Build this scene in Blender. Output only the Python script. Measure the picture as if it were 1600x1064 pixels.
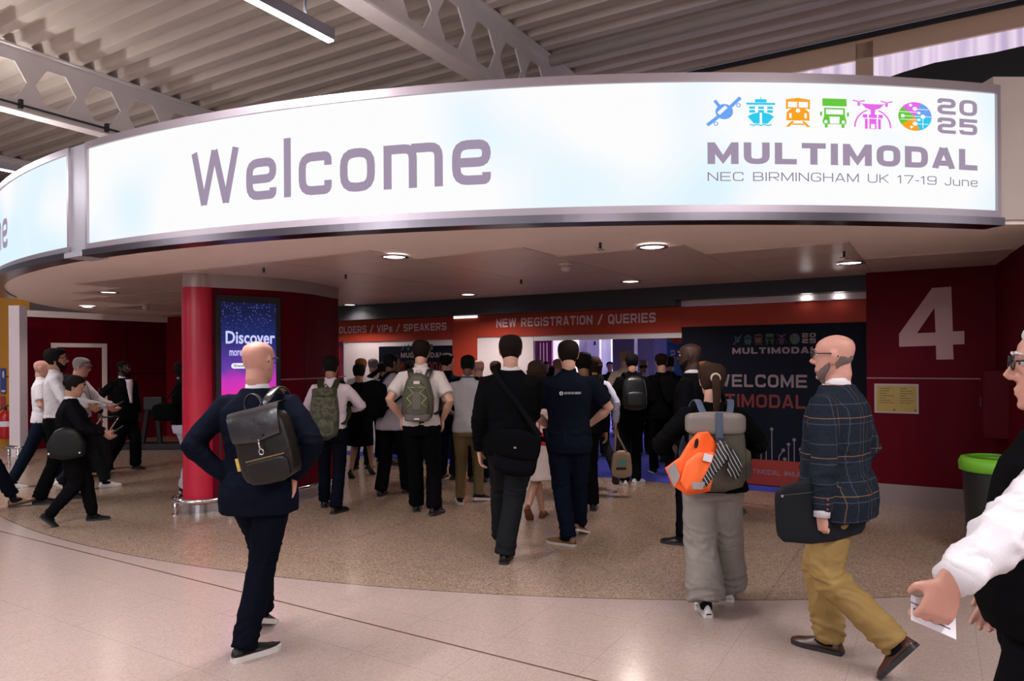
import bpy, bmesh, math, random
from mathutils import Vector, Matrix, noise
from mathutils.geometry import tessellate_polygon
for _o in list(bpy.data.objects): bpy.data.objects.remove(_o)
random.seed(4)
SC = bpy.context.scene; COL = SC.collection
PI = math.pi; rad = math.radians
# ------------------------------------------------------------------ camera
F = 1100.0; EYE = 1.65; HZ = 560.0                 # focal length and horizon in pixels of the 1600x1064 frame
cam = bpy.data.cameras.new('camera'); camo = bpy.data.objects.new('camera', cam); COL.objects.link(camo)
cam.sensor_width = 36; cam.lens = F/1600*36; cam.shift_y = (HZ-532)/1600; cam.clip_start = .05; cam.clip_end = 200
camo.matrix_world = Matrix.Translation((0,0,EYE)) @ Matrix.Rotation(rad(90),4,'X') @ Matrix.Rotation(rad(-.35),4,'Z')
SC.camera = camo
SC.view_settings.view_transform = 'Standard'; SC.view_settings.look = 'None'
SC.view_settings.exposure = 0.0; SC.view_settings.gamma = 1.0; SC.view_settings.use_curve_mapping = False
# ------------------------------------------------------------------ daylight of the glazed hall behind the viewer
w = bpy.data.worlds.new('daylight'); SC.world = w; w.use_nodes = True
bg = w.node_tree.nodes['Background']; bg.inputs[0].default_value = (.80,.80,1.0,1); bg.inputs[1].default_value = .27
# building axes: u runs along the registration wall, v into the building
AX = rad(31); D1 = Vector((math.cos(AX),-math.sin(AX),0)); D2 = Vector((math.sin(AX),math.cos(AX),0))
def area(name, loc, target, sx, sy, power, color=(1,1,1), parent=None, spread=180):
    l = bpy.data.lights.new(name,'AREA'); l.shape='RECTANGLE'; l.size=sx; l.size_y=sy; l.energy=power; l.color=color; l.spread=rad(spread)
    o = bpy.data.objects.new(name,l); COL.objects.link(o); o.location=loc
    o.rotation_euler = (Vector(target)-Vector(loc)).to_track_quat('-Z','Y').to_euler()
    if parent: o.parent = parent
    return o
# big unseen lamp added as daylight fill, behind and left of the viewer
area('concourse_fill', (-7,-7,4.0), (0,5,1.2), 9, 3.0, 220, (.90,.92,1.0))
area('hall_light', tuple(D1*-4+D2*15+Vector((0,0,4.2))), tuple(D1*-4+D2*15), 6, 5, 2100, (1.0,.92,.90))
area('hall_light', tuple(D1*-5+D2*19.5+Vector((0,0,4.2))), tuple(D1*-5+D2*21), 8, 3, 1900, (1.0,.92,.90))
def UV(u,v,z=0): return Vector((D1.x*u+D2.x*v, D1.y*u+D2.y*v, z))
def PX(px,Y): return (px-800)/F*Y
def pu(px,v):                                       # u where the column px meets the plane v
    k=(px-800)/F                                    # X=kY ; X=D1.x u + D2.x v ; Y=D1.y u + D2.y v
    return (k*D2.y-D2.x)*v/(D1.x-k*D1.y)
# ------------------------------------------------------------------ materials
MATS={}
def nt(m): return m.node_tree.nodes, m.node_tree.links
def pbr(name,col,rough=.6,metal=0,bump=0,bscale=60,var=0,vscale=8,spec=.5,coat=0,sheen=0,stretch=(1,1,1)):
    if name in MATS: return MATS[name]
    m=bpy.data.materials.new(name); m.use_nodes=True; n,l=nt(m); b=n['Principled BSDF']
    b.inputs['Base Color'].default_value=(*col,1); b.inputs['Roughness'].default_value=rough; b.inputs['Metallic'].default_value=metal
    b.inputs['Specular IOR Level'].default_value=spec; b.inputs['Coat Weight'].default_value=coat; b.inputs['Sheen Weight'].default_value=sheen
    tc=n.new('ShaderNodeTexCoord'); mp=n.new('ShaderNodeMapping'); mp.inputs['Scale'].default_value=stretch; l.new(tc.outputs['Object'],mp.inputs[0])
    if var:
        t=n.new('ShaderNodeTexNoise'); t.inputs['Scale'].default_value=vscale; t.inputs['Detail'].default_value=4; l.new(mp.outputs[0],t.inputs[0])
        r=n.new('ShaderNodeMix'); r.data_type='RGBA'; l.new(t.outputs[0],r.inputs[0])
        r.inputs[6].default_value=(*[c*(1-var) for c in col],1); r.inputs[7].default_value=(*[min(1,c*(1+var)) for c in col],1)
        l.new(r.outputs[2],b.inputs['Base Color'])
    if bump:
        t=n.new('ShaderNodeTexNoise'); t.inputs['Scale'].default_value=bscale; t.inputs['Detail'].default_value=3; l.new(mp.outputs[0],t.inputs[0])
        bp=n.new('ShaderNodeBump'); bp.inputs['Strength'].default_value=bump; bp.inputs['Distance'].default_value=.01; l.new(t.outputs[0],bp.inputs['Height']); l.new(bp.outputs[0],b.inputs['Normal'])
    MATS[name]=m; return m
def emit(name,col,s=1.0):
    if name in MATS: return MATS[name]
    m=bpy.data.materials.new(name); m.use_nodes=True; n,l=nt(m); n.remove(n['Principled BSDF'])
    e=n.new('ShaderNodeEmission'); e.inputs[0].default_value=(*col,1); e.inputs[1].default_value=s; l.new(e.outputs[0],n['Material Output'].inputs[0]); MATS[name]=m; return m
def s2l(r,g,b): return tuple(((c/255+.055)/1.055)**2.4 if c>10 else c/255/12.92 for c in (r,g,b))
_ci=[0]
def cloth(col,rough=.85,bump=.25,bscale=220,var=.12,vscale=14,sheen=.0,spec=.03):
    _ci[0]+=1; return pbr('cloth %d'%_ci[0],col,rough,0,bump,bscale,var,vscale,spec,0,sheen)
def cloth_c(key,col,**k):
    if key not in MATS: MATS[key]=cloth(col,**k)
    return MATS[key]
# ------------------------------------------------------------------ mesh helpers
class MB:
    def __init__(s): s.v=[]; s.f=[]
    def add(s,vs,fs):
        o=len(s.v); s.v+= [tuple(p) for p in vs]; s.f+=[tuple(i+o for i in f) for f in fs]; return s
    def box(s,c,size,M=None):
        cx,cy,cz=c; a,b,d=[q/2 for q in size]
        vs=[Vector((cx+x*a,cy+y*b,cz+z*d)) for x in(-1,1) for y in(-1,1) for z in(-1,1)]
        if M: vs=[M@q for q in vs]
        return s.add(vs,[(0,1,3,2),(4,6,7,5),(0,4,5,1),(2,3,7,6),(0,2,6,4),(1,5,7,3)])
    def uvbox(s,u0,u1,v0,v1,z0,z1):
        return s.add([UV(u,v,z) for u in(u0,u1) for v in(v0,v1) for z in(z0,z1)],[(0,1,3,2),(4,6,7,5),(0,4,5,1),(2,3,7,6),(0,2,6,4),(1,5,7,3)])
    def prism(s,poly,z0,z1):
        n=len(poly); vs=[(p[0],p[1],z0) for p in poly]+[(p[0],p[1],z1) for p in poly]
        fs=[(i,(i+1)%n,(i+1)%n+n,i+n) for i in range(n)]
        tri=tessellate_polygon([[Vector((p[0],p[1],0)) for p in poly]])
        fs+=[tuple(t) for t in tri]+[tuple(i+n for i in t) for t in tri]
        return s.add(vs,fs)
    def rings(s,R,cap=True,close=False):
        n=len(R[0]); vs=[p for r in R for p in r]; fs=[]
        m=len(R)
        for i in range(m if close else m-1):
            for j in range(n):
                a=i*n+j; b=i*n+(j+1)%n; c=((i+1)%m)*n+(j+1)%n; d=((i+1)%m)*n+j; fs.append((a,b,c,d))
        if cap and not close: fs+=[tuple(range(n))[::-1],tuple(range((m-1)*n,m*n))]
        return s.add(vs,fs)
    def tube(s,pts,r,seg=12,ref=None,cap=True,close=False,n=2):
        pts=[Vector(p) for p in pts]; R=[]; m=len(pts); prev=None
        for i,p in enumerate(pts):
            if close: d=pts[(i+1)%m]-pts[i-1]
            else: d=pts[min(i+1,m-1)]-pts[max(i-1,0)]
            d.normalize()
            q=r[i] if isinstance(r,(list,tuple)) and isinstance(r[0],(list,tuple)) or (isinstance(r,list)) else r
            rx,ry=(q if isinstance(q,(tuple,list)) else (q,q))
            if ref is not None: x=Vector(ref)-d*Vector(ref).dot(d)
            elif prev is not None: x=prev-d*prev.dot(d)
            else:
                x=Vector((1,0,0)) if abs(d.x)<.9 else Vector((0,1,0)); x=x-d*x.dot(d)
            if x.length<1e-5: x=d.orthogonal()
            x.normalize(); prev=x; y=d.cross(x)
            ring=[]
            for j in range(seg):
                a=2*PI*j/seg; c,sn=math.cos(a),math.sin(a)
                if n!=2: c=math.copysign(abs(c)**(2/n),c); sn=math.copysign(abs(sn)**(2/n),sn)
                ring.append(p+x*rx*c+y*ry*sn)
            R.append(ring)
        return s.rings(R,cap,close)
    def ball(s,c,r,seg=14,row=9,M=None):
        rx,ry,rz=r if isinstance(r,(tuple,list)) else (r,r,r); c=Vector(c); R=[]
        for i in range(row+1):
            a=-PI/2+PI*min(max(i/row,.02),.98)
            R.append([c+Vector((rx*math.cos(a)*math.cos(2*PI*j/seg),ry*math.cos(a)*math.sin(2*PI*j/seg),rz*math.sin(a))) for j in range(seg)])
        if M: R=[[M@(p-c)+c for p in r] for r in R]
        return s.rings(R)
    def lathe(s,prof,c=(0,0,0),seg=24):
        c=Vector(c); return s.rings([[c+Vector((r*math.cos(2*PI*j/seg),r*math.sin(2*PI*j/seg),z)) for j in range(seg)] for r,z in prof])
    def mesh(s,name,smooth=True):
        me=bpy.data.meshes.new(name); me.from_pydata(s.v,[],s.f); 
        bm=bmesh.new(); bm.from_mesh(me); bmesh.ops.recalc_face_normals(bm,faces=bm.faces); bm.to_mesh(me); bm.free()
        if smooth: me.polygons.foreach_set('use_smooth',[True]*len(me.polygons))
        me.update(); return me
    def build(s,name,mat,parent=None,smooth=False,M=None,bevel=0,edge=None):
        me=s.mesh(name,smooth); o=bpy.data.objects.new(name,me); COL.objects.link(o)
        if mat: me.materials.append(mat)
        if parent: o.parent=parent
        if M: o.matrix_local=M
        if edge is not None:
            try: me.set_sharp_from_angle(angle=rad(edge))
            except Exception: pass
        if bevel:
            b=o.modifiers.new('bevel','BEVEL'); b.width=bevel; b.segments=2; b.limit_method='ANGLE'; b.angle_limit=rad(40)
        return o
def remesh(mb,name,mat,parent,vox,smooth=3,fold=None):
    me=mb.mesh('tmp',True); o=bpy.data.objects.new('tmp',me); COL.objects.link(o)
    r=o.modifiers.new('r','REMESH'); r.mode='VOXEL'; r.voxel_size=vox; r.use_smooth_shade=True
    if smooth:
        q=o.modifiers.new('s','SMOOTH'); q.factor=.5; q.iterations=smooth
    dg=bpy.context.evaluated_depsgraph_get(); dg.update()
    m2=bpy.data.meshes.new_from_object(o.evaluated_get(dg)); m2.name=name
    bpy.data.objects.remove(o); bpy.data.meshes.remove(me)
    if fold:
        ns=[v.normal.copy() for v in m2.vertices]
        for v,nn in zip(m2.vertices,ns): v.co+=nn*fold(v.co)
    m2.polygons.foreach_set('use_smooth',[True]*len(m2.polygons)); m2.materials.clear(); m2.materials.append(mat); m2.update()
    ob=bpy.data.objects.new(name,m2); COL.objects.link(ob); ob.parent=parent; return ob
def thing(name,label,cat,loc=(0,0,0),rz=0,group=None):
    o=bpy.data.objects.new(name,None); COL.objects.link(o); o.location=loc; o.rotation_euler=(0,0,rz); o.empty_display_size=.1
    o['label']=label; o['category']=cat
    if group: o['group']=group
    return o
def tag(o,label,cat,group=None):
    o['label']=label; o['category']=cat
    if group: o['group']=group
    return o
def struct(o): o['kind']='structure'; return o
def copy_tree(o,parent=None):
    c=o.copy(); COL.objects.link(c)
    if parent: c.parent=parent
    for ch in list(o.children): copy_tree(ch,c)
    return c
# ------------------------------------------------------------------ square-cornered lettering, drawn as strokes
def rnd(pts,r,closed=False):
    pts=[Vector((p[0],p[1],0)) for p in pts]; n=len(pts); out=[]
    for i,p in enumerate(pts):
        if not closed and i in (0,n-1): out.append(p); continue
        a=(pts[i-1]-p); b=(pts[(i+1)%n]-p); la,lb=a.length,b.length
        if a.normalized().dot(b.normalized())<-.999: out.append(p); continue
        q=min(r,la*.5,lb*.5)
        if q<1e-6: out.append(p); continue
        A=p+a.normalized()*q; B=p+b.normalized()*q
        for k in range(5):
            t=k/4; out.append(A*(1-t)**2+p*2*t*(1-t)+B*t*t)
    return out
def stroke(pts,t,closed=False):
    n=len(pts); L=[];R=[]
    for i,p in enumerate(pts):
        if closed: a=p-pts[i-1]; b=pts[(i+1)%n]-p
        else: a=p-pts[max(i-1,0)]; b=pts[min(i+1,n-1)]-p
        if a.length<1e-7: a=b
        if b.length<1e-7: b=a
        a=a.normalized(); b=b.normalized(); na=Vector((-a.y,a.x,0)); nb=Vector((-b.y,b.x,0)); m=na+nb
        if m.length<1e-4: m=na
        m.normalize(); k=t/2/max(.35,m.dot(na)); L.append(p+m*k); R.append(p-m*k)
    return [(L[i],L[(i+1)%n],R[(i+1)%n],R[i]) for i in range(n if closed else n-1)]
def glyph(ch,t,cr=.26):
    """quads of one character, cap height 1; returns (polys, advance)"""
    W={'I':t,'l':t,'1':.42,'-':.36,'/':.62,' ':.45,'W':1.22,'M':1.02,'m':1.12,'J':.62,'L':.74,'T':.82,'#':.8,'i':t}.get(ch,.86 if ch.isupper() or ch.isdigit() else .70)
    l=t/2;r=W-t/2;b=t/2;T=1-t/2;m=.5;x=.74-t/2;xm=.74/2
    S=lambda *p,c=False,q=cr:(rnd(p,q,c),c)
    G={'O':[S((l,b),(r,b),(r,T),(l,T),c=True)],'0':[S((l,b),(r,b),(r,T),(l,T),c=True)],
    'D':[S((l,b),(r,b),(r,T),(l,T),c=True,q=.0)] if 0 else [(rnd([(l,b),(r,b),(r,T),(l,T)],cr,False)+[Vector((l,T,0))],False),S((l,0),(l,1))],
    'Q':[S((l,b),(r,b),(r,T),(l,T),c=True),S((W*.55,.3),(W*.95,-.06))],
    'C':[S((r,.3),(r,b),(l,b),(l,T),(r,T),(r,.7))],'G':[S((W*.55,m),(r,m),(r,b),(l,b),(l,T),(r,T),(r,.74))],
    'U':[S((l,1),(l,b),(r,b),(r,1))],'L':[S((l,1),(l,b),(W,b),q=0)],'T':[S((0,T),(W,T)),S((W/2,1),(W/2,0))],'I':[S((l,0),(l,1))],
    'E':[S((W,b),(l,b),(l,T),(W,T),q=0),S((l,m),(W*.93,m))],'F':[S((l,0),(l,T),(W,T),q=0),S((l,m),(W*.9,m))],
    'H':[S((l,0),(l,1)),S((r,0),(r,1)),S((l,m),(r,m))],'N':[S((l,0),(l,1)),S((l,T),(r,b)),S((r,0),(r,1))],
    'M':[S((l,0),(l,1)),S((r,0),(r,1)),S((l+t*.1,1-t*.4),(W/2,.12),(r-t*.1,1-t*.4),q=0)],
    'A':[S((t*.4,0),(W/2-t*.1,1)),S((W-t*.4,0),(W/2+t*.1,1)),S((W*.2,.27),(W*.8,.27))],
    'V':[S((t*.4,1),(W/2-t*.05,0)),S((W-t*.4,1),(W/2+t*.05,0))],
    'W':[S((t*.5,1),(W*.27,0)),S((W*.27,0),(W/2,1)),S((W/2,1),(W*.73,0)),S((W*.73,0),(W-t*.5,1))],
    'R':[S((l,0),(l,1)),S((l,T),(r,T),(r,.42),(l,.42)),S((W*.5,.42),(r,0))],'P':[S((l,0),(l,1)),S((l,T),(r,T),(r,.42),(l,.42))],
    'B':[S((l,0),(l,1)),S((l,T),(r-.03,T),(r-.03,m),(l,m)),S((l,m),(r,m),(r,b),(l,b))],'K':[S((l,0),(l,1)),S((l,.42),(r,1)),S((W*.35,.55),(r,0))],
    'S':[S((r,.74),(r,T),(l,T),(l,m),(r,m),(r,b),(l,b),(l,.26),q=.18)],'J':[S((r,1),(r,b),(l,b),(l,.28))],'Y':[S((l,1),(W/2,.45)),S((r,1),(W/2,.45)),S((W/2,.5),(W/2,0))],
    '2':[S((l,.69),(l,T),(r,T),(r,m),(l,m),(l,b),(W,b),q=.2)],'5':[S((W,T),(l,T),(l,.45),q=0),S((l,.57),(r,.57),(r,b),(l,b),(l,.28),q=.17)],
    '1':[S((W*.6,0),(W*.6,T)),S((W*.6,T),(0,.72))],'7':[S((0,T),(r,T),(W*.4,0),q=0)],'9':[S((r,m*.9),(l,m*.9),(l,T),(r,T),c=True,q=.17),S((r,.7),(r,b),(l,b),(l,.2),q=.17)],
    '-':[S((0,.4),(W,.4))],'/':[S((0,-.05),(W,1.05))],' ':[],'#':[S((W*.3,0),(W*.42,1)),S((W*.6,0),(W*.72,1)),S((0,.34),(W,.34)),S((0,.66),(W,.66))],
    'e':[S((l,xm),(r,xm),(r,x),(l,x),(l,b),(r,b),(r,.2),q=.2)],'c':[S((r,.24),(r,b),(l,b),(l,x),(r,x),(r,.5),q=.2)],'o':[S((l,b),(r,b),(r,x),(l,x),c=True,q=.22)],
    'l':[S((l,0),(l,1.04))],'m':[S((l,0),(l,.74)),S((l,x),(W/2,x),(W/2,0),q=.16),S((W/2,x),(r,x),(r,0),q=.16)],
    'u':[S((l,.74),(l,b),(r,b),q=.2),S((r,0),(r,.74))],'n':[S((l,0),(l,.74)),S((l,x),(r,x),(r,0),q=.2)],
    's':[S((r,.54),(r,x),(l,x),(l,xm),(r,xm),(r,b),(l,b),(l,.2),q=.15)]}
    if ch=='m': G['m'][2]=S((W/2-t*.2,x),(r,x),(r,0),q=.16)
    polys=[]
    for pts,c in G.get(ch,[]): polys+=stroke(pts,t,c)
    if ch not in 'Q/': polys=[[Vector((q.x,min(max(q.y,0),1.04),0)) for q in f] for f in polys]
    return polys,W
def text_polys(s,t,gap=.17):
    x=0;out=[]
    for i,ch in enumerate(s):
        p,w=glyph(ch,t); out+=[[Vector((q.x+x,q.y,0)) for q in f] for f in p]; x+=w+gap
    return out,x-gap
def lettering(name,s,u0,u1,z0,h,mp,mat,parent,t=.17,label=None):
    polys,w=text_polys(s,t); k=(u1-u0)/w; x=0; o=None
    for wd in s.split(' '):                                             # one object per word
        pw,ww=text_polys(wd,t); mb=MB()
        for f in pw: mb.add([mp(u0+(q.x+x)*k,z0+q.y*h) for q in f],[tuple(range(len(f)))])
        x+=ww+.17*2+.45
        o=mb.build(name,mat,parent)
        if label: o['label']=label
    return o
def flatpoly(mb,poly,mp,holes=()):
    loops=[[Vector((p[0],p[1],0)) for p in q] for q in (poly,*holes)]; vs=[p for q in loops for p in q]
    mb.add([mp(p.x,p.y) for p in vs],[tuple(t) for t in tessellate_polygon(loops)])
def circ(x,y,r,n=28,ry=None,a0=0,a1=2*PI):
    k=n if abs(a1-a0-2*PI)<1e-6 else n+1
    return [(x+r*math.cos(a0+(a1-a0)*i/n),y+(ry or r)*math.sin(a0+(a1-a0)*i/n)) for i in range(k)]
def rect(x0,y0,x1,y1): return [(x0,y0),(x1,y0),(x1,y1),(x0,y1)]
def bar(a,b,t):
    a=Vector((*a,0)); b=Vector((*b,0)); n=(b-a).normalized(); n=Vector((-n.y,n.x,0))*t/2
    return [tuple((a+n)[:2]),tuple((b+n)[:2]),tuple((b-n)[:2]),tuple((a-n)[:2])]
BLUE,CYAN,ORNG,GRN,MAG=(.16,.38,.9),(.03,.6,.86),(.95,.38,.02),(.14,.58,.05),(.80,.15,.80)
def icons(mp_at, cells, mk, parent, z0, z1, lab=''):
    """the six transport icons; cells = (u0,u1) for each; mk(colorname,rgb) gives a material; mp_at(u,z) -> 3D"""
    H=z1-z0
    def run(i,polys,col,mname,name):
        u0,u1=cells[i]; mb=MB()
        for p in polys:
            hs=()
            if isinstance(p,tuple): p,hs=p
            flatpoly(mb,p,lambda x,y:mp_at(u0+x*(u1-u0),z0+y*H),hs)
        o=mb.build(name,mk(mname,col),parent); o['label']=lab+name.replace('_',' '); return o
    sc=lambda P:P
    run(0,[(circ(.5,.5,.26),[bar((.33,.43),(.56,.67),.11)][0:1]),bar((0,.04),(.36,.36),.11),bar((.68,.66),(.98,.98),.11),bar((.22,.88),(.36,.68),.10),
        (circ(.25,.09,.07),[circ(.25,.09,.042)]),(circ(.92,.72,.07),[circ(.92,.72,.042)])],BLUE,'blue','airplane_icon')
    run(1,[rect(0,.74,1,.81),rect(.3,.82,.7,.93),bar((.5,.93),(.5,1),.03)]+[rect(.1+a*.31,.6,.3+a*.31,.68) for a in range(3)]+[rect(.1+a*.31,.47,.3+a*.31,.56) for a in range(3)]+
        [[(.04,.34),(.2,.43),(.46,.49),(.46,.1),(.26,.1)],[(.96,.34),(.8,.43),(.54,.49),(.54,.1),(.74,.1)]]+
        [[tuple(p[:2]) for p in f] for f in stroke([Vector((.12+.76*k/24,.03+.035*abs(math.cos(PI*3*k/24)),0)) for k in range(25)],.04)],CYAN,'cyan','ship_icon')
    run(2,[([(.02,.6),(.02,.94),(.3,.97),(.5,1),(.7,.97),(.98,.94),(.98,.6),(.86,.63),(.14,.63)],[rect(.1,.67,.47,.86),rect(.53,.67,.9,.86)]),
        ([(.03,.22),(.97,.22),(.95,.5),(.8,.62),(.5,.66),(.2,.62),(.05,.5)],[circ(.5,.56,.09,ry=.07),rect(.15,.3,.24,.47),rect(.76,.3,.85,.47)]),
        [(.25,.2),(.35,.2),(.15,0),(0,0)],[(.75,.2),(.65,.2),(.85,0),(1,0)],rect(.25,.07,.75,.12)],ORNG,'orange','train_icon')
    run(3,[rect(.08,.74,.92,1),([(.12,.12),(.88,.12),(.92,.22),(.86,.4),(.86,.68),(.14,.68),(.14,.4),(.08,.22)],[rect(.2,.46,.8,.63),[(.34,.14),(.66,.14),(.68,.38),(.32,.38)],circ(.2,.2,.06),circ(.8,.2,.06)]),
        rect(.16,0,.26,.12),rect(.74,0,.84,.12),rect(0,.4,.07,.54),rect(.93,.4,1,.54)],GRN,'green','truck_icon')
    arc=lambda s:[[tuple(p[:2]) for p in f] for f in stroke([Vector((.5+s*.45*math.sin(PI/2*k/10),.05+.62*math.cos(PI/2*k/10),0)) for k in range(2,11)],.04)]
    run(4,[[(.22,.86),(.78,.86),(.68,.72),(.56,.66),(.55,.5),(.45,.5),(.44,.66),(.32,.72)],bar((0,.97),(.14,.93),.04),bar((.16,.93),(.3,.97),.04),bar((.7,.97),(.84,.93),.04),bar((.86,.93),(1,.97),.04),
        rect(.12,.78,.18,.92),rect(.82,.78,.88,.92),bar((.15,.86),(.24,.86),.02),bar((.76,.86),(.85,.86),.02),rect(.25,.38,.36,.5),rect(.4,.38,.6,.5),rect(.64,.38,.75,.5),rect(.3,0,.37,.35),rect(.63,0,.7,.35),
        (rect(.41,0,.59,.35),[rect(.45,.02,.55,.17)])]+arc(1)+arc(-1),MAG,'magenta','drone_icon')
    u0,u1=cells[5]
    g=bpy.data.objects.new('globe_icon',None); COL.objects.link(g); g.parent=parent; g['label']=lab+'round five-coloured globe icon'
    for k,(a,b,c,nm) in enumerate([(70,140,MAG,'magenta'),(140,215,GRN,'green'),(215,285,ORNG,'orange'),(285,355,CYAN,'cyan'),(-5,70,BLUE,'blue')]):
        mb=MB(); flatpoly(mb,[(.5,.5)]+circ(.5,.5,.5,12,a0=rad(a),a1=rad(b)),lambda x,y:mp_at(u0+x*(u1-u0),z0+y*H)); mb.build('wedge',mk(nm,c),g)
    mb=MB(); m2=lambda x,y:mp_at(u0+x*(u1-u0),z0+y*H,.004)
    for p in [bar((.02,.64),(.6,.64),.02),bar((.1,.5),(.7,.5),.02),bar((.04,.38),(.6,.38),.02),bar((.48,.75),(.9,.75),.02),bar((.5,.24),(.9,.24),.02),bar((.72,.5),(.72,.1),.02),bar((.72,.5),(.98,.5),.02),
              circ(.48,.76,.07,14),circ(.35,.88,.05,12),circ(.6,.62,.05,12),circ(.72,.5,.075,14),circ(.48,.24,.07,14),circ(.6,.38,.05,12),circ(.12,.5,.06,12),circ(.38,.12,.045,12)]: flatpoly(mb,p,m2)
    mb.build('circuit_line',mk('white',(.95,.97,1)),g)
# ------------------------------------------------------------------ materials of the setting
M_BEIGE=pbr('beige painted wall',(.50,.42,.38),.7,bump=.05,bscale=90,var=.04)
M_SOFFIT=pbr('soffit plaster',(.84,.71,.655),.75,bump=.04,bscale=120,var=.03)
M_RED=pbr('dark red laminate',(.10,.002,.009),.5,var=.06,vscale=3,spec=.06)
M_NOSE=pbr('front-lit red lacquer',(.46,.010,.035),.32,spec=.5)  # front light on the pillar's rounded end put into a brighter red
M_BAN=pbr('orange red fascia',(.40,.050,.028),.5,spec=.15)
M_NAVY=pbr('navy printed board',(.005,.007,.016),.5,spec=.08)
M_WHITE=pbr('white board',(.72,.68,.72),.5)
M_STEEL=pbr('brushed steel',(.62,.60,.60),.28,1.0,var=.08,vscale=30,stretch=(1,1,.05))
M_CHROME=pbr('polished steel',(.75,.74,.76),.12,1.0)
M_ALU=pbr('mauve aluminium frame',(.40,.35,.39),.35,.6)
M_DARKM=pbr('dark grey metal',(.03,.033,.04),.45,.3)
M_BLACK=pbr('black plastic',(.008,.008,.01),.4)
M_TRUSS=pbr('white painted steel',(.80,.77,.78),.45,.0,bump=.03,bscale=40,var=.05)
M_DECK=pbr('painted roof deck',(.60,.54,.49),.5,.0,var=.06,vscale=2)
M_YEL=pbr('amber yellow wall',(.62,.27,.01),.5,var=.03)
M_TEXTP=pbr('pale pink lettering',(.72,.52,.56),.5)
M_SEAM=pbr('panel seam',(.01,.002,.003),.5)
CS=Vector((1.3,14.4,0)); RS=9.6; CF=Vector((1.676,15.468,0)); RF=10.69
def hit(px,R=RS,C=CS):
    d=Vector(((px-800)/F,1,0)); B=d.dot(C); D=B*B-d.dot(d)*(C.dot(C)-R*R); return d*((B-math.sqrt(max(D,0)))/d.dot(d))
def su(px): p=hit(px)-CS; return RS*math.atan2(p.x,-p.y)          # arc length along the sign
def arc(u,z,r=RS): a=u/RS; return Vector((CS.x+r*math.sin(a),CS.y-r*math.cos(a),z))
# ------------------------------------------------------------------ floor: pale terrazzo tiles, dark terrazzo inside the circle
def floor_mat():
    m=bpy.data.materials.new('terrazzo floor'); m.use_nodes=True; n,l=nt(m); b=n['Principled BSDF']
    tc=n.new('ShaderNodeTexCoord'); 
    def math_(op,a,c=None,cl=False):
        q=n.new('ShaderNodeMath'); q.operation=op; q.use_clamp=cl
        for i,x in enumerate((a,c)):
            if x is None: continue
            if isinstance(x,(int,float)): q.inputs[i].default_value=x
            else: l.new(x,q.inputs[i])
        return q.outputs[0]
    def mix(f,a,c):
        q=n.new('ShaderNodeMix'); q.data_type='RGBA'; (l.new(f,q.inputs[0]) if not isinstance(f,(int,float)) else setattr(q.inputs[0],'default_value',f))
        for i,x in ((6,a),(7,c)):
            if isinstance(x,tuple): q.inputs[i].default_value=(*x,1)
            else: l.new(x,q.inputs[i])
        return q.outputs[2]
    vm=n.new('ShaderNodeVectorMath'); vm.operation='DISTANCE'; l.new(tc.outputs['Object'],vm.inputs[0]); vm.inputs[1].default_value=CF
    inside=math_('LESS_THAN',vm.outputs['Value'],RF)
    edge=math_('LESS_THAN',math_('ABSOLUTE',math_('SUBTRACT',vm.outputs['Value'],RF)),.006)
    sp=n.new('ShaderNodeTexVoronoi'); sp.inputs['Scale'].default_value=120; l.new(tc.outputs['Object'],sp.inputs[0])
    ns=n.new('ShaderNodeTexNoise'); ns.inputs['Scale'].default_value=1.1; ns.inputs['Detail'].default_value=2; l.new(tc.outputs['Object'],ns.inputs[0])
    hs=n.new('ShaderNodeSeparateColor'); l.new(sp.outputs['Color'],hs.inputs[0])
    pale=mix(hs.outputs[0],(.345,.265,.235),(.425,.335,.30)); pale=mix(math_('MULTIPLY',ns.outputs[0],.10),pale,(.36,.28,.26))
    dark=mix(hs.outputs[0],(.15,.105,.078),(.45,.335,.25)); dark=mix(math_('MULTIPLY',ns.outputs[0],.3),dark,(.28,.20,.15))
    mp=n.new('ShaderNodeMapping'); mp.inputs['Rotation'].default_value=(0,0,AX); l.new(tc.outputs['Object'],mp.inputs[0])
    sx=n.new('ShaderNodeSeparateXYZ'); l.new(mp.outputs[0],sx.inputs[0])
    def joint(c,off,per,wd): return math_('LESS_THAN',math_('ABSOLUTE',math_('SUBTRACT',math_('FRACT',math_('DIVIDE',math_('ADD',c,off+per*50),per)),.5)),wd/per/2)
    J=math_('MAXIMUM',joint(sx.outputs[0],.1,.6,.004),joint(sx.outputs[1],.35,.6,.004))
    wear=n.new('ShaderNodeTexNoise'); wear.inputs['Scale'].default_value=2.2; l.new(tc.outputs['Object'],wear.inputs[0])
    J=math_('MULTIPLY',J,math_('MULTIPLY',wear.outputs[0],.75))
    vj=(UV(0,0)+Vector((PX(367,F*EYE/360),F*EYE/360,0))).dot(D2)
    big=math_('LESS_THAN',math_('ABSOLUTE',math_('SUBTRACT',sx.outputs[1],vj)),.008)
    pale=mix(J,pale,(.16,.11,.09)); pale=mix(big,pale,(.12,.07,.05))
    J2=math_('MULTIPLY',math_('MAXIMUM',joint(sx.outputs[0],.1,1.8,.006),joint(sx.outputs[1],.35,1.8,.006)),.5); dark=mix(J2,dark,(.05,.035,.03))
    c=mix(inside,pale,dark); c=mix(edge,c,(.10,.07,.06)); l.new(c,b.inputs['Base Color'])
    b.inputs['Roughness'].default_value=.19; b.inputs['Specular IOR Level'].default_value=.5
    return m
struct(MB().add([(-45,-25,0),(45,-25,0),(45,45,0),(-45,45,0)],[(0,1,2,3)]).build('floor',floor_mat()))
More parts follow.
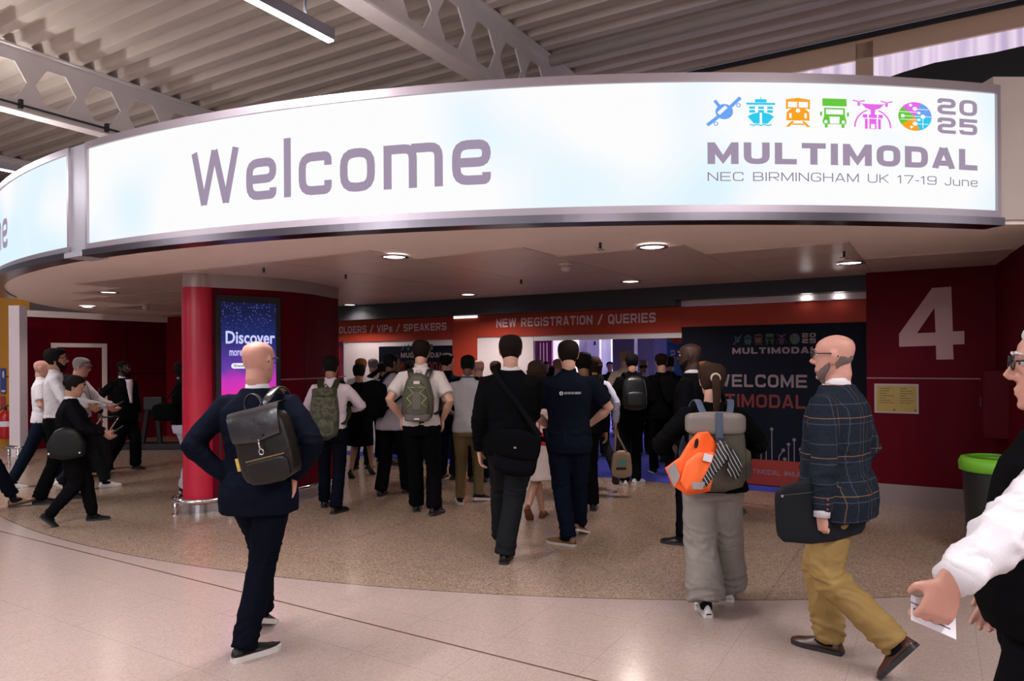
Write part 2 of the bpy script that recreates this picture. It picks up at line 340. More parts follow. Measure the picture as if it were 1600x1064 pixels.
# blue exhibition carpet from the registration line inwards
cp=MB().uvbox(-9.0,-1.2,8.98,21.9,0.001,.008).build('carpet',pbr('blue carpet',(.035,.05,.42),.95,bump=.3,bscale=300,var=.15,vscale=60)); tag(cp,'bright blue carpet behind the registration entrance','carpet')
# ------------------------------------------------------------------ roof deck (trapezoid ribs along u)
ZD=5.72; mb=MB(); prof=[]; v=-14; per=.33
while v<10.0:
    prof+=[(v,ZD),(v+.13,ZD),(v+.18,ZD+.11),(v+.28,ZD+.11)]; v+=per
vs=[];fs=[]
for (q,z) in prof: vs+=[UV(-34,q,z),UV(20,q,z)]
for i in range(len(prof)-1): fs.append((2*i,2*i+1,2*i+3,2*i+2))
mb.add(vs,fs); mb.uvbox(-34,20,-14,10.0,ZD+.14,ZD+.2)
struct(mb.build('ceiling',M_DECK))
# castellated roof beams along v
ZB=4.90; ZT=5.70
def beam(u,label):
    t=thing('roof_beam',label,'roof beam',UV(u,-8,ZB),0,None); inv=Matrix.Translation(-t.location)
    web=MB(); p=.62; v=-14+.2; e=.46; ht=.42; zc=(ZB+ZT)/2
    for s in (-.01,.01):
        v=-13.9
        while v<9.9:
            c=v+p/2; z0,z1=ZB,ZT
            P=[(c-.26,zc),(c-.12,zc+.24),(c+.12,zc+.24),(c+.26,zc),(c+.12,zc-.24),(c-.12,zc-.24)]
            outer=[(v,z0),(v+p,z0),(v+p,z1),(v,z1)]
            flatpoly(web,outer,lambda x,y:UV(u+s,x,y),[P]); v+=p
            if s>0:
                web.add([UV(u+k,x,y) for k in(-.01,.01) for x,y in P],[(i,(i+1)%6,(i+1)%6+6,i+6) for i in range(6)])
    web.build('web',M_TRUSS,t,M=inv)
    MB().uvbox(u-.11,u+.11,-14,9.9,ZT,ZT+.025).build('top_flange',M_TRUSS,t,M=inv)
    MB().uvbox(u-.11,u+.11,-14,9.9,ZB-.025,ZB).build('bottom_flange',M_TRUSS,t,M=inv)
    return t
beam(-4.5,'white steel roof beam with hexagonal holes above the middle of the sign')
bl=beam(-10.2,'white steel roof beam with hexagonal holes at the upper left')
beam(-15.9,'white steel roof beam at the far left above the neighbouring sign')
cb=MB(); inv=Matrix.Translation(-bl.location)
cb.tube([UV(-10.07,v,ZB+.05) for v in (-9,-3,2,8)],.016,8).build('cable',M_DARKM,bl,M=inv)
for k in range(8): MB().uvbox(-10.1,-10.04,-1+k*1.1,-.96+k*1.1,ZB-.0,ZB+.12).build('cable_clip',M_DARKM,bl,M=inv)
# pipe under the deck
pp=thing('ceiling_pipe','grey round pipe under the roof deck above the right half of the sign','pipe',UV(0,8.2,5.55)); inv=Matrix.Translation(-pp.location)
MB().tube([UV(-4.3,8.2,5.55),UV(12,8.2,5.55)],.075,14).build('pipe',pbr('grey pipe',(.45,.40,.37),.45),pp,M=inv,smooth=True)
for u in (.3,5.3): 
    MB().tube([UV(u,8.2,5.55),UV(u+.12,8.2,5.55)],.10,14).build('coupling',pbr('grey pipe',(.45,.40,.37),.45),pp,M=inv,smooth=False)
    MB().tube([UV(u+.06,8.2,5.6),UV(u+.06,8.2,5.75)],.012,6).build('hanger',M_DARKM,pp,M=inv)
# linear lights hung along v
def linear(u,v0,v1,z,label):
    t=thing('linear_light',label,'linear light',UV(u,(v0+v1)/2,z),0,'linear lights under the roof'); inv=Matrix.Translation(-t.location)
    MB().uvbox(u-.035,u+.035,v0,v1,z,z+.09).build('housing',pbr('grey lamp housing',(.20,.20,.25),.4,.3),t,M=inv)
    MB().uvbox(u-.03,u+.03,v0+.01,v1-.01,z-.012,z).build('diffuser',emit('lamp diffuser',(1,.96,1),9),t,M=inv)
    for v in (v0+.5,v1-.28): MB().tube([UV(u,v,z+.09),UV(u,v,ZD)],.012,8).build('suspension_rod',M_DARKM,t,M=inv)
    a=area('tube',(0,0,-.02),(0,0,-1),.06,v1-v0,225,(1,.95,.98),t); a.rotation_euler=(0,0,-AX)
    a=area('roof_fill',(0,0,.10),(0,0,1),.06,v1-v0,48,(1,.93,.90),t); a.rotation_euler=(PI,0,-AX)  # upward lamp added to lighten the roof deck
    return t
zl=4.2
linear(-4.13,1.0,4.1,zl,'slim grey linear light glowing above the word on the main sign')
linear(-10.6,1.7,4.75,zl,'slim grey linear light at the left edge above the neighbouring sign')
linear(-4.13,-5.6,-2.4,zl,'slim linear light over the concourse behind the viewer')
linear(-10.6,-5.0,-2.0,zl,'slim linear light over the left concourse behind the viewer')
linear(2.2,-4.6,-1.6,zl,'slim linear light over the right concourse behind the viewer')
linear(2.2,.6,3.4,zl,'slim linear light above the right foreground')
linear(8.5,2.6,5.6,zl,'added linear light out of view at the right, brightening the roof')  # unseen lamp added to brighten the deck at the right
# ------------------------------------------------------------------ canopy: round soffit with tile field, plaster ring, sign drum
ZS=2.60
def arcpts(r,u0,u1,n=72): return [arc(u0+(u1-u0)*i/n,0,r) for i in range(n+1)]
uR=su(1562); uL=-RS*rad(118)
UP=arcpts(RS-.05,uL,uR,110)
poly=[(p.x,p.y) for p in UP]+[(5.6,5.15),(9,9),(9,16),tuple(UV(-3,16))[:2],tuple(UV(-13,17))[:2]]
struct(MB().prism(poly,ZS,ZS+.05).build('ceiling',M_SOFFIT))
# roof of the drum and beige right-hand fascia
struct(MB().prism(poly,3.50,3.56).build('ceiling',M_BEIGE))
pr=arc(uR,0)
struct(MB().prism([(pr.x-.02,pr.y+.02),(6.5,pr.y+.10),(6.5,pr.y+.35),(pr.x-.02,pr.y+.3)],2.63,3.66).build('wall_right',M_BEIGE))
# ceiling tile field
tm=pbr('ceiling tile',(.60,.46,.425),.32,var=.05,vscale=1.5,spec=.5)
mb=MB(); jb=MB(); u=-16.2
while u<3:
    v=3.4
    while v<9.3:
        cs=[UV(u+a*1.2,v+b*.6) for a in(0,1) for b in(0,1)]
        if all((c-CS).length<RS-.72 for c in cs) and -14.4<u and u+1.2<1.4:
            g=.004; mb.uvbox(u+g,u+1.2-g,v+g,v+.6-g,ZS-.012,ZS+.001)
        v+=.6
    u+=1.2
o=mb.build('ceiling',tm); struct(o)
# sign drum
def sign(name,u0,u1,label,word_px):
    t=thing(name,label,'illuminated sign',arc((u0+u1)/2,2.6)); inv=Matrix.Translation(-t.location)
    n=max(8,int((u1-u0)/.12)); us=[u0+(u1-u0)*i/n for i in range(n+1)]
    def strip(mbx,z0,z1,r0,r1):
        R=[[arc(q,z0,r0),arc(q,z1,r0),arc(q,z1,r1),arc(q,z0,r1)] for q in us]; mbx.rings(R)
    pm=bpy.data.materials.get('sign panel light') or sign_mat()
    a=MB(); 
    R=[[arc(q,2.685,RS),arc(q,3.525,RS),arc(q,3.525,RS-.03),arc(q,2.685,RS-.03)] for q in us]; a.rings(R).build('light_panel',pm,t,M=inv,smooth=False)
    fr=MB(); strip(fr,3.525,3.585,RS+.02,RS-.06); strip(fr,2.625,2.685,RS+.02,RS-.06)
    for q in (u0,u1):
        s=1 if q==u0 else -1
        fr.rings([[arc(q+s*d,z,r) for z,r in ((2.625,RS+.02),(3.585,RS+.02),(3.585,RS-.06),(2.625,RS-.06))] for d in(0,.03)])
    fr.build('frame',M_ALU,t,M=inv)
    lp=MB(); strip(lp,2.575,2.63,RS+.05,RS-.12); lp.build('lower_trim',pbr('polished mauve trim',(.16,.145,.165),.28,1.0),t,M=inv)
    return t,inv
def sign_mat():
    m=bpy.data.materials.new('sign panel light'); m.use_nodes=True; n,l=nt(m); n.remove(n['Principled BSDF'])
    tc=n.new('ShaderNodeTexCoord'); t=n.new('ShaderNodeTexNoise'); t.inputs['Scale'].default_value=.9; t.inputs['Detail'].default_value=1; l.new(tc.outputs['Object'],t.inputs[0])
    r=n.new('ShaderNodeValToRGB'); r.color_ramp.elements[0].position=.60; r.color_ramp.elements[0].color=(.98,.98,.99,1); r.color_ramp.elements[1].position=.80; r.color_ramp.elements[1].color=(.74,.91,1,1); 
    sx=n.new('ShaderNodeSeparateXYZ'); l.new(tc.outputs['Object'],sx.inputs[0]); ab=n.new('ShaderNodeMath'); ab.operation='ABSOLUTE'; l.new(sx.outputs[0],ab.inputs[0])
    mr=n.new('ShaderNodeMapRange'); mr.inputs[1].default_value=2.4; mr.inputs[2].default_value=3.8; mr.inputs[3].default_value=0; mr.inputs[4].default_value=.22; l.new(ab.outputs[0],mr.inputs[0])
    ad=n.new('ShaderNodeMath'); ad.operation='ADD'; l.new(t.outputs[0],ad.inputs[0]); l.new(mr.outputs[0],ad.inputs[1]); l.new(ad.outputs[0],r.inputs[0])
    e=n.new('ShaderNodeEmission'); e.inputs[1].default_value=1.0; l.new(r.outputs[0],e.inputs[0]); l.new(e.outputs[0],n['Material Output'].inputs[0]); return m
M_SL=emit('sign lettering',s2l(163,147,170),1.0); M_SL2=emit('sign small lettering',s2l(140,128,150),1.0)
def mk_em(nm,c): return emit('sign print '+nm,c,1.0)
t,inv=sign('illuminated_sign',su(138),su(1562),'long curved white illuminated Welcome sign with coloured transport icons','')
smap=lambda u,z,o=0: inv@arc(u,z,RS+.006+o)
lettering('welcome_word','Welcome',su(302),su(769),2.866,.425,smap,M_SL,t,.155,'grey Welcome lettering')
lettering('event_name','MULTIMODAL',su(1107),su(1528),2.965,.148,smap,M_SL,t,.25,'bold grey MULTIMODAL lettering')
lettering('event_date','NEC BIRMINGHAM UK 17-19 June',su(1107),su(1528),2.85,.06,smap,M_SL2,t,.10,'thin grey NEC BIRMINGHAM UK 17-19 June lettering')
lettering('event_year','20',su(1466),su(1528),3.35,.112,smap,M_SL,t,.215,'grey 20 numerals')
lettering('event_year','25',su(1466),su(1528),3.215,.112,smap,M_SL,t,.215,'grey 25 numerals')
icons(smap,[(su(a),su(b)) for a,b in ((1107,1160),(1168,1213),(1229,1268),(1283,1328),(1334,1396),(1405,1457))],mk_em,t,3.222,3.422)
t,inv=sign('illuminated_sign',su(112)-5.2,su(112),'neighbouring white illuminated sign cut off at the left edge','')
smap=lambda u,z,o=0: inv@arc(u,z,RS+.006+o)
ue=su(62)-(su(769)-su(62))*0
lettering('welcome_word','Welcome',su(40)-3.0,su(40)-.62,2.866,.425,smap,M_SL,t,.155,'grey lettering ending in e')
# post between the two signs
a0,a1=su(112),su(138); t=thing('sign_post','grey aluminium post in the gap between the two illuminated signs','post',arc((a0+a1)/2,2.6)); inv=Matrix.Translation(-t.location)
q=MB(); q.rings([[arc(x,2.62,r) for r in(RS+.0,RS-.18)]+[arc(x,3.585,r) for r in(RS-.18,RS+.0)] for x in(a0+.002,a1-.002)]); q.build('post_body',pbr('light grey aluminium',(.5,.5,.56),.4,.4),t,M=inv)
q=MB(); q.rings([[arc(x,2.575,r) for r in(RS+.06,RS-.18)]+[arc(x,2.62,r) for r in(RS-.18,RS+.06)] for x in(a0+.002,a1-.002)]); q.build('post_foot',pbr('light grey aluminium',(.5,.5,.56),.4,.4),t,M=inv)
# ------------------------------------------------------------------ downlights, smoke detectors, sprinklers in the soffit
def zpix(px,py,z): Y=F*(z-EYE)/(HZ-py); return Vector((PX(px,Y),Y,z))
DLM=emit('downlight glow',(1,.93,.90),6)
def downlight(px,py,lab,pw=14):
    p=zpix(px,py,ZS-.012); t=thing('downlight',lab,'downlight',p,0,'round downlights in the soffit')
    MB().lathe([(.135,0),(.135,-.012),(.105,-.014),(.10,.0)],seg=28).build('trim_ring',M_BLACK if 0 else M_CHROME,t,smooth=False)
    MB().lathe([(.001,-.006),(.102,-.006),(.102,.001),(.001,.001)],seg=28).build('lens',DLM,t)
    l=bpy.data.lights.new('bulb','SPOT'); l.energy=pw; l.spot_size=rad(150); l.spot_blend=.7; l.shadow_soft_size=.08; l.color=(1,.82,.74)
    o=bpy.data.objects.new('bulb',l); COL.objects.link(o); o.parent=t; o.location=(0,0,-.03)
for px,py,lab in ((617,399,'round downlight above the bald man, nearest left of the middle'),(1020,386,'round downlight nearest below the middle of the sign'),(986,440,'round downlight above the queue, second from the front'),
    (1330,413,'round downlight beside the big number four wall'),(732,459,'round downlight above the red queries fascia'),(170,452,'round downlight left of the red pillar, nearest the sign post'),(137,475,'round downlight left of the pillar, leftmost'),
    (258,496,'small distant downlight by the left red wall'),(547,474,'distant downlight just right of the kiosk top')): downlight(px,py,lab,14 if px>1300 else 44 if py<420 else 60 if px==547 else 130 if px>500 else 34)
# further rows continue deeper under the canopy
def small(name,px,py,lab,cat,parts):
    t=thing(name,lab,cat,zpix(px,py,ZS-.012))
    for nm,prof,mt in parts: MB().lathe(prof,seg=18).build(nm,mt,t,smooth=True)
CREAM=pbr('cream plastic',(.55,.47,.44),.5)
DET=[('base',[(.075,0),(.075,-.025),(.06,-.03),(.01,-.03)],CREAM),('dome',[(.05,-.03),(.055,-.06),(.035,-.085),(.005,-.09)],CREAM)]
small('smoke_detector',885,411,'cream smoke detector on the soffit right of centre','smoke detector',DET)
small('smoke_detector',228,472,'cream smoke detector on the soffit left of the pillar','smoke detector',DET)
SPK=[('stem',[(.012,0),(.012,-.05),(.004,-.05)],M_DARKM),('deflector',[(.004,-.05),(.035,-.055),(.035,-.06),(.004,-.06)],M_STEEL)]
for px,py,lab in ((939,386,'sprinkler head between the two nearest downlights'),(815,443,'sprinkler head above the queries fascia'),(413,422,'low sprinkler rose above the kiosk'),(1320,402,'sprinkler head near the number four wall'),(541,433,'sprinkler head beside the kiosk top')):
    small('sprinkler',px,py-6,lab,'sprinkler',SPK)
# ------------------------------------------------------------------ walls round the lobby
VR=9.33; ULW=-14.45
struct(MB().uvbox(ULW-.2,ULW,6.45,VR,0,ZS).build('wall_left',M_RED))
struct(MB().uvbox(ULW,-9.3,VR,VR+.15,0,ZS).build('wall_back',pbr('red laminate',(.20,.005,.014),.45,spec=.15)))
struct(MB().uvbox(ULW,ULW+.05,6.45,VR,ZS-.12,ZS).build('trim_1',M_SOFFIT))
for v in (7.35,8.45): struct(MB().uvbox(ULW,ULW+.004,v,v+.012,0,2.5).build('trim_2',M_SEAM))
struct(MB().uvbox(ULW,ULW+.006,6.45,VR,1.36,1.375).build('trim_3',M_SEAM))
# service door in the left wall
d=thing('door_1','red service door in a pale frame on the left red wall','door',UV(ULW,7.35,0)); d['kind']='structure'; inv=Matrix.Translation(-d.location)
d0,d1=6.98,8.02
for a in (d0,d1-.09): MB().uvbox(ULW,ULW+.04,a,a+.09,0,1.92).build('door_frame',M_SOFFIT,d,M=inv)
MB().uvbox(ULW,ULW+.04,d0,d1,1.92,2.0).build('door_frame',M_SOFFIT,d,M=inv)
lf=MB().uvbox(ULW,ULW+.015,d0+.09,d1-.09,0.01,1.92).build('door_leaf',M_RED,d,M=inv)
MB().uvbox(ULW+.015,ULW+.05,d1-.18,d1-.15,.95,1.1).build('handle',M_STEEL,lf)
# white column, yellow wall, far left
t=tag(MB().box((PX(28.5,12.3),12.3,1.31),(.185,.2,2.62)).build('column',pbr('pale column',(.60,.52,.55),.55)),'pale square column between the yellow wall and the left red wall','column')
struct(MB().uvbox(ULW-5.2,ULW-.3,6.6,6.75,0,3.3).build('wall_far_left',M_YEL))
struct(MB().uvbox(ULW-5,ULW-.3,6.595,6.6,1.35,1.37).build('trim_4',M_SEAM))
struct(MB().uvbox(-36,-14,10.05,10.2,0,5.75).build('wall_back_left',M_BEIGE))
# fire extinguisher with its signs
def wallp(px,v,z): return UV(pu(px,v),v,z)
p=wallp(8,6.5,0)
t=thing('fire_extinguisher','red fire extinguisher hung on the yellow wall at the far left','fire extinguisher',(p.x,p.y,.18)); RD=pbr('extinguisher red',(.45,.012,.02),.3)
MB().lathe([(.02,0),(.095,.01),(.105,.04),(.105,.42),(.09,.48),(.04,.53),(.035,.55)]).build('cylinder',RD,t,smooth=True)
MB().lathe([(.106,.24),(.1065,.24),(.1065,.34),(.106,.34)]).build('paper_label',M_WHITE,t)
MB().lathe([(.03,.55),(.03,.60),(.01,.61)]).build('valve',M_BLACK,t)
MB().tube([(0,0,.6),(.08,-.05,.64),(.16,-.05,.62)],.012,8).build('lever',M_BLACK,t,smooth=True)
MB().tube([(-.03,-.04,.58),(-.12,-.08,.5),(-.13,-.07,.3),(-.12,-.06,.15)],.012,8).build('hose',M_BLACK,t,smooth=True)
def plate(name,px0,px1,v,z0,z1,mat,lab,cat,th=.008,parent=None):
    o=MB().uvbox(pu(px0,v),pu(px1,v),v-th,v,z0,z1).build(name,mat)
    return tag(o,lab,cat)
t=plate('safety_sign',1,9,6.59,1.03,1.52,pbr('sign blue',(.02,.06,.3),.4),'blue and white safety notice above the fire extinguisher','safety sign')
MB().lathe([(.001,0),(.05,0),(.05,.002),(.001,.002)]).build('pictogram',M_WHITE,t,M=Matrix.Translation(wallp(5,6.58,1.4))@Matrix.Rotation(-AX,4,'Z')@Matrix.Rotation(rad(90),4,'X')@Matrix.Diagonal((.8,1.4,1,1)))
MB().uvbox(pu(2,6.58),pu(8,6.58),6.577,6.58,1.06,1.1).build('pictogram',M_WHITE,t)
plate('safety_sign',1,8,6.59,.74,.98,RD,'small red extinguisher notice on the yellow wall','safety sign')
# low steel rails
def rail(name,pts,lab,z=.14,posts=()):
    t=thing(name,lab,'guard rail',(pts[0].x,pts[0].y,0)); inv=Matrix.Translation(-t.location)
    MB().tube([Vector((p.x,p.y,z)) for p in pts],.028,12).build('rail',M_CHROME,t,M=inv,smooth=True)
    for p in posts:
        q=MB().tube([Vector((p.x,p.y,0)),Vector((p.x,p.y,z))],.024,10).build('post',M_CHROME,t,M=inv,smooth=True)
        MB().lathe([(.045,0),(.045,.008),(.02,.01)],(p.x,p.y,0)).build('base_flange',M_CHROME,q)
    return t
def fl(px,py): Y=F*EYE/(py-HZ); return Vector((PX(px,Y),Y,0))
rail('guard_rail',[fl(10,722),fl(25,723),fl(40,722),fl(42,715)],'low steel guard rail around the foot of the pale column',.29,[fl(13,722),fl(27,723),fl(39,722)])
# ------------------------------------------------------------------ kiosk: lens-shaped red pillar with screen
K0=Vector((-3.42,7.72,0)); K1=Vector((-2.44,9.2,0)); KD=(K1-K0).normalized(); KN=Vector((KD.y,-KD.x,0)); KL=(K1-K0).length
def kiosk_outline(off=0):
    r=.17+off; out=[]; n=26
    for i in range(n+1):                                                # front face, bulging towards the concourse
        s=i/n; out.append(K0+KD*KL*s+KN*(r+.26*math.sin(PI*s)))
    for i in range(1,9): a=PI*i/9; out.append(K1+KN*r*math.cos(a)+KD*r*math.sin(a))
    for i in range(n+1):
        s=1-i/n; out.append(K0+KD*KL*s-KN*(r+.26*math.sin(PI*s)))
    for i in range(1,9): a=PI*i/9; out.append(K0-KN*r*math.cos(a)-KD*r*math.sin(a))
    return out
kt=thing('kiosk_pillar','curved dark red pillar with rounded end coloured as lit, steel top band and screen','pillar',(K0.x,K0.y,0)); inv=Matrix.Translation(-kt.location); KO=kiosk_outline()
MB().prism([tuple(p[:2]) for p in KO],.10,2.44).build('body',M_RED,kt,M=inv,edge=30,smooth=True)
MB().prism([tuple(p[:2]) for p in kiosk_outline(.004)],2.44,ZS).build('steel_band',pbr('satin steel band',(.42,.36,.34),.35,.5),kt,M=inv,edge=30,smooth=True)
MB().prism([tuple(p[:2]) for p in kiosk_outline(-.05)],0,.10).build('plinth',M_STEEL,kt,M=inv)
nose=[]; r=.182
for k in range(15): a=-.12*PI+1.12*PI*k/14+0; nose.append(K0+KN*r*math.cos(a)-KD*r*math.sin(a))
MB().prism([tuple(p[:2]) for p in nose]+[tuple((K0-KN*.1)[:2]),tuple((K0+KN*.1)[:2])],.10,2.44).build('rounded_end',M_NOSE,kt,M=inv,edge=30,smooth=True)
def kf(s,z,off): s2=s/KL; return inv@(K0+KD*s+KN*(.17+.26*math.sin(PI*s2)+off)+Vector((0,0,z)))
def kstrip(name,s0,s1,z0,z1,off,mat,n=10,th=.01):
    q=MB(); q.rings([[kf(s0+(s1-s0)*i/n,z,off+o) for z,o in ((z0,0),(z1,0),(z1,-th),(z0,-th))] for i in range(n+1)]); return q.build(name,mat,kt,M=None)
kstrip('seam',.09,2.12,1.415,1.43,.004,pbr('pale seam',(.30,.14,.15),.4))
for s in (.09,1.12): kstrip('seam',s,s+.012,.1,2.44,.003,M_SEAM,2)
def scr_mat():
    m=bpy.data.materials.new('advert screen'); m.use_nodes=True; n,l=nt(m); n.remove(n['Principled BSDF'])
    tc=n.new('ShaderNodeTexCoord'); s=n.new('ShaderNodeSeparateXYZ'); l.new(tc.outputs['Object'],s.inputs[0])
    t=n.new('ShaderNodeTexNoise'); t.inputs['Scale'].default_value=3; t.inputs['Detail'].default_value=3; l.new(tc.outputs['Object'],t.inputs[0])
    a=n.new('ShaderNodeMath'); a.operation='MULTIPLY_ADD'; a.inputs[1].default_value=.35; l.new(t.outputs[0],a.inputs[0]); l.new(s.outputs[2],a.inputs[2])
    mr=n.new('ShaderNodeMapRange'); mr.inputs[1].default_value=1.25; mr.inputs[2].default_value=2.45; l.new(a.outputs[0],mr.inputs[0])
    r=n.new('ShaderNodeValToRGB'); e=r.color_ramp.elements; e[0].color=(.85,.03,.42,1); e[0].position=.12; e[1].color=(.01,.012,.05,1); e[1].position=.93
    for p,c in ((.30,(.55,.04,.48,1)),(.42,(.13,.05,.38,1)),(.62,(.02,.03,.17,1))): q=e.new(p); q.color=c
    l.new(mr.outputs[0],r.inputs[0]); v=n.new('ShaderNodeTexVoronoi'); v.inputs['Scale'].default_value=38; l.new(tc.outputs['Object'],v.inputs[0])
    gt=n.new('ShaderNodeMath'); gt.operation='LESS_THAN'; gt.inputs[1].default_value=.22; l.new(v.outputs['Distance'],gt.inputs[0])
    m2=n.new('ShaderNodeMapRange'); m2.inputs[1].default_value=2.0; m2.inputs[2].default_value=2.3; l.new(a.outputs[0],m2.inputs[0])
    mu=n.new('ShaderNodeMath'); mu.operation='MULTIPLY'; l.new(gt.outputs[0],mu.inputs[0]); l.new(m2.outputs[0],mu.inputs[1])
    mx=n.new('ShaderNodeMix'); mx.data_type='RGBA'; l.new(mu.outputs[0],mx.inputs[0]); l.new(r.outputs[0],mx.inputs[6]); mx.inputs[7].default_value=(.10,.12,.45,1)
    em=n.new('ShaderNodeEmission'); l.new(mx.outputs[2],em.inputs[0]); em.inputs[1].default_value=1.0; l.new(em.outputs[0],n['Material Output'].inputs[0]); return m
def pxs(px):                                                          # arc station of a screen column on the kiosk face
    lo,hi=0,KL
    for _ in range(40):
        m=(lo+hi)/2; q=kf(m,0,0)+kt.location
        if (q.x/q.y)*F+800<px: lo=m
        else: hi=m
    return lo
s0,s1=pxs(334),pxs(435)
st=thing('advert_screen','portrait advert screen reading Discover on the red pillar','screen',K0+KD*(s0+s1)/2+KN*.4+Vector((0,0,1)))
SA=kf(s0,0,.03)+kt.location; SB=kf(s1,0,.03)+kt.location; SD=(SB-SA).normalized(); SN=Vector((SD.y,-SD.x,0)); SW=(SB-SA).length
def sp(x,z,off=0): return SA+SD*x+SN*(.02+off)+Vector((0,0,z))-st.location
def sbox(name,x0,x1,z0,z1,o0,o1,mat,parent=st):
    return MB().add([sp(x,z,o) for x in(x0,x1) for o in(o0,o1) for z in(z0,z1)],[(0,1,3,2),(4,6,7,5),(0,4,5,1),(2,3,7,6),(0,2,6,4),(1,5,7,3)]).build(name,mat,parent)
ZS0,ZS1=.98,2.36; bz=.055
sbox('bezel',0,SW,ZS0,ZS1,-.07,0,M_BLACK)
scr=sbox('display',bz,SW-bz,ZS0+bz,ZS1-bz-.02,.0,.003,scr_mat())
for v_ in scr.data.vertices: v_.co+=st.location
scr.location=-st.location
LIL=emit('screen lettering',(.55,.55,.95),1.1)
def bfont(name,s,x0,x1,z,h,mat,parent,mp,bold=0):
    c=bpy.data.curves.new('t','FONT'); c.body=s; c.offset=bold; c.resolution_u=3; o=bpy.data.objects.new('t',c); COL.objects.link(o)
    dg=bpy.context.evaluated_depsgraph_get(); dg.update(); me=bpy.data.meshes.new_from_object(o.evaluated_get(dg)); bpy.data.objects.remove(o)
    xs=[v.co.x for v in me.vertices]; ys=[v.co.y for v in me.vertices]; a,b=min(xs),max(xs); y1=max(ys)
    for v in me.vertices: v.co=mp(x0+(v.co.x-a)/(b-a)*(x1-x0), z+v.co.y/y1*h)
    me.materials.clear(); me.materials.append(mat); me.name=name; q=bpy.data.objects.new(name,me); COL.objects.link(q); q.parent=parent; return q
fs=lambda px:(pxs(px)-s0)/(s1-s0)*SW
bfont('headline','Discover',fs(350),fs(427),2.35-.36-.155,.135,LIL,st,lambda x,z:sp(x,z,.006),.022)
bfont('subline','more',fs(356),fs(377),1.70,.058,LIL,st,lambda x,z:sp(x,z,.006),.02)
pl=MB(); flatpoly(pl,[(fs(359)+.03+.03*math.cos(a),1.587+.03*math.sin(a)) for a in [PI/2+PI*k/8 for k in range(9)]]+[(fs(400)+.03*math.cos(a),1.587+.03*math.sin(a)) for a in [-PI/2+PI*k/8 for k in range(9)]],lambda x,z:sp(x,z,.005)); pl.build('button',emit('screen white',(.9,.9,1),1),st)
bfont('button_text','Shaza',fs(363),fs(379),1.575,.03,emit('screen ink',(.03,.02,.08),1),st,lambda x,z:sp(x,z,.008),.015)
# rail round the kiosk foot
ro=kiosk_outline(.10); n=len(ro); seg=ro[-14:]+ro[:27]
rt=rail('guard_rail',seg,'polished steel guard rail around the foot of the red pillar',.15,[seg[2],seg[9],seg[16],seg[26],seg[36]])
# ------------------------------------------------------------------ registration front (plane along u at v=VR)
def rp(px,py,v=VR):                                                   # point of the front plane under a pixel
    u=pu(px,v); Y=UV(u,v).y; return u,EYE+(HZ-py)/F*Y
def fascia(name,px0,px1,z0,z1,mat,lab,cat,v=VR,th=.06):
    return tag(MB().uvbox(pu(px0,v),pu(px1,v),v,v+th,max(z0,.009),z1).build(name,mat),lab,cat)
struct(MB().uvbox(-9.6,pu(1066,VR),VR-.28,VR+.06,2.336,ZS).build('trim_5',M_DARKM)); struct(MB().uvbox(pu(1066,VR),-.6,VR-.28,VR+.06,2.411,ZS).build('trim_5',M_DARKM))
f1=fascia('fascia_sign',500,706.5,1.965,2.335,M_BAN,'red fascia lettered HOLDERS / VIPs / SPEAKERS right of the kiosk','fascia sign')
f2=fascia('fascia_sign',745.5,1065,1.99,2.335,M_BAN,'red fascia lettered NEW REGISTRATION / QUERIES','fascia sign')
f3=fascia('fascia_sign',1065.3,1357,2.06,2.335,M_BAN,'plain red fascia above the navy welcome board','fascia sign')
fascia('fascia_post',707,745,0,2.335,M_BAN,'red upright panel between the two lettered fascias','panel')
rm=lambda u,z,o=0: UV(u,VR-.004-o,z)
lettering('lettering','BADGE HOLDERS / VIPs / SPEAKERS',pu(698,VR)-5.05*(pu(698,VR)-pu(540,VR))/2.9,pu(698,VR),2.11,.125,rm,M_TEXTP,f1,.19) if 0 else None
ul,ur=pu(631,VR),pu(698,VR); kk=(ur-ul)/text_polys('SPEAKERS',.19)[1]; W_=text_polys('HOLDERS / VIPs / SPEAKERS',.19)[1]
lettering('lettering','HOLDERS / VIPs / SPEAKERS',ur-W_*kk,ur,2.12,.125,rm,M_TEXTP,f1,.21,'pale HOLDERS / VIPs / SPEAKERS lettering')
lettering('lettering','NEW REGISTRATION / QUERIES',pu(776,VR),pu(1025,VR),2.135,.135,rm,M_TEXTP,f2,.21,'pale NEW REGISTRATION / QUERIES lettering')
# white strips, wall panels
fascia('white_panel',538,593,.0,1.965,M_WHITE,'white wall panel just right of the kiosk','panel',VR+.02)
fascia('white_panel',593,706.5,1.87,1.965,M_WHITE,'white lintel strip under the SPEAKERS fascia','panel',VR+.02)
fascia('white_panel',745.5,833.5,.0,1.99,M_WHITE,'white wall panel left of the registration opening','panel',VR+.02)
fascia('white_panel',834,1029,1.915,1.99,M_WHITE,'white lintel strip over the registration opening','panel',VR+.02)
fascia('white_panel',1029.5,1065.5,1.915,1.99,M_WHITE,'short white lintel strip at the right end of the opening','panel',VR+.02)
# lit gaps above
GL=emit('cove light',(1,.93,.92),1.3)
fascia('cove_light',709,745,2.30,2.335,GL,'bright strip light above the red upright panel','strip light',VR-.03,.028)
cl=fascia('light_track',1065.3,1357,2.338,2.41,pbr('pale light track',(.6,.52,.5),.4),'pale light track above the plain red fascia','light track',VR-.05)
for px in (1260,1311): MB().uvbox(pu(px-7,VR-.1),pu(px+7,VR-.1),VR-.1,VR-.05,2.35,2.375).build('spotlight',emit('spot glow',(1,.97,.95),8),cl)
tw=[]
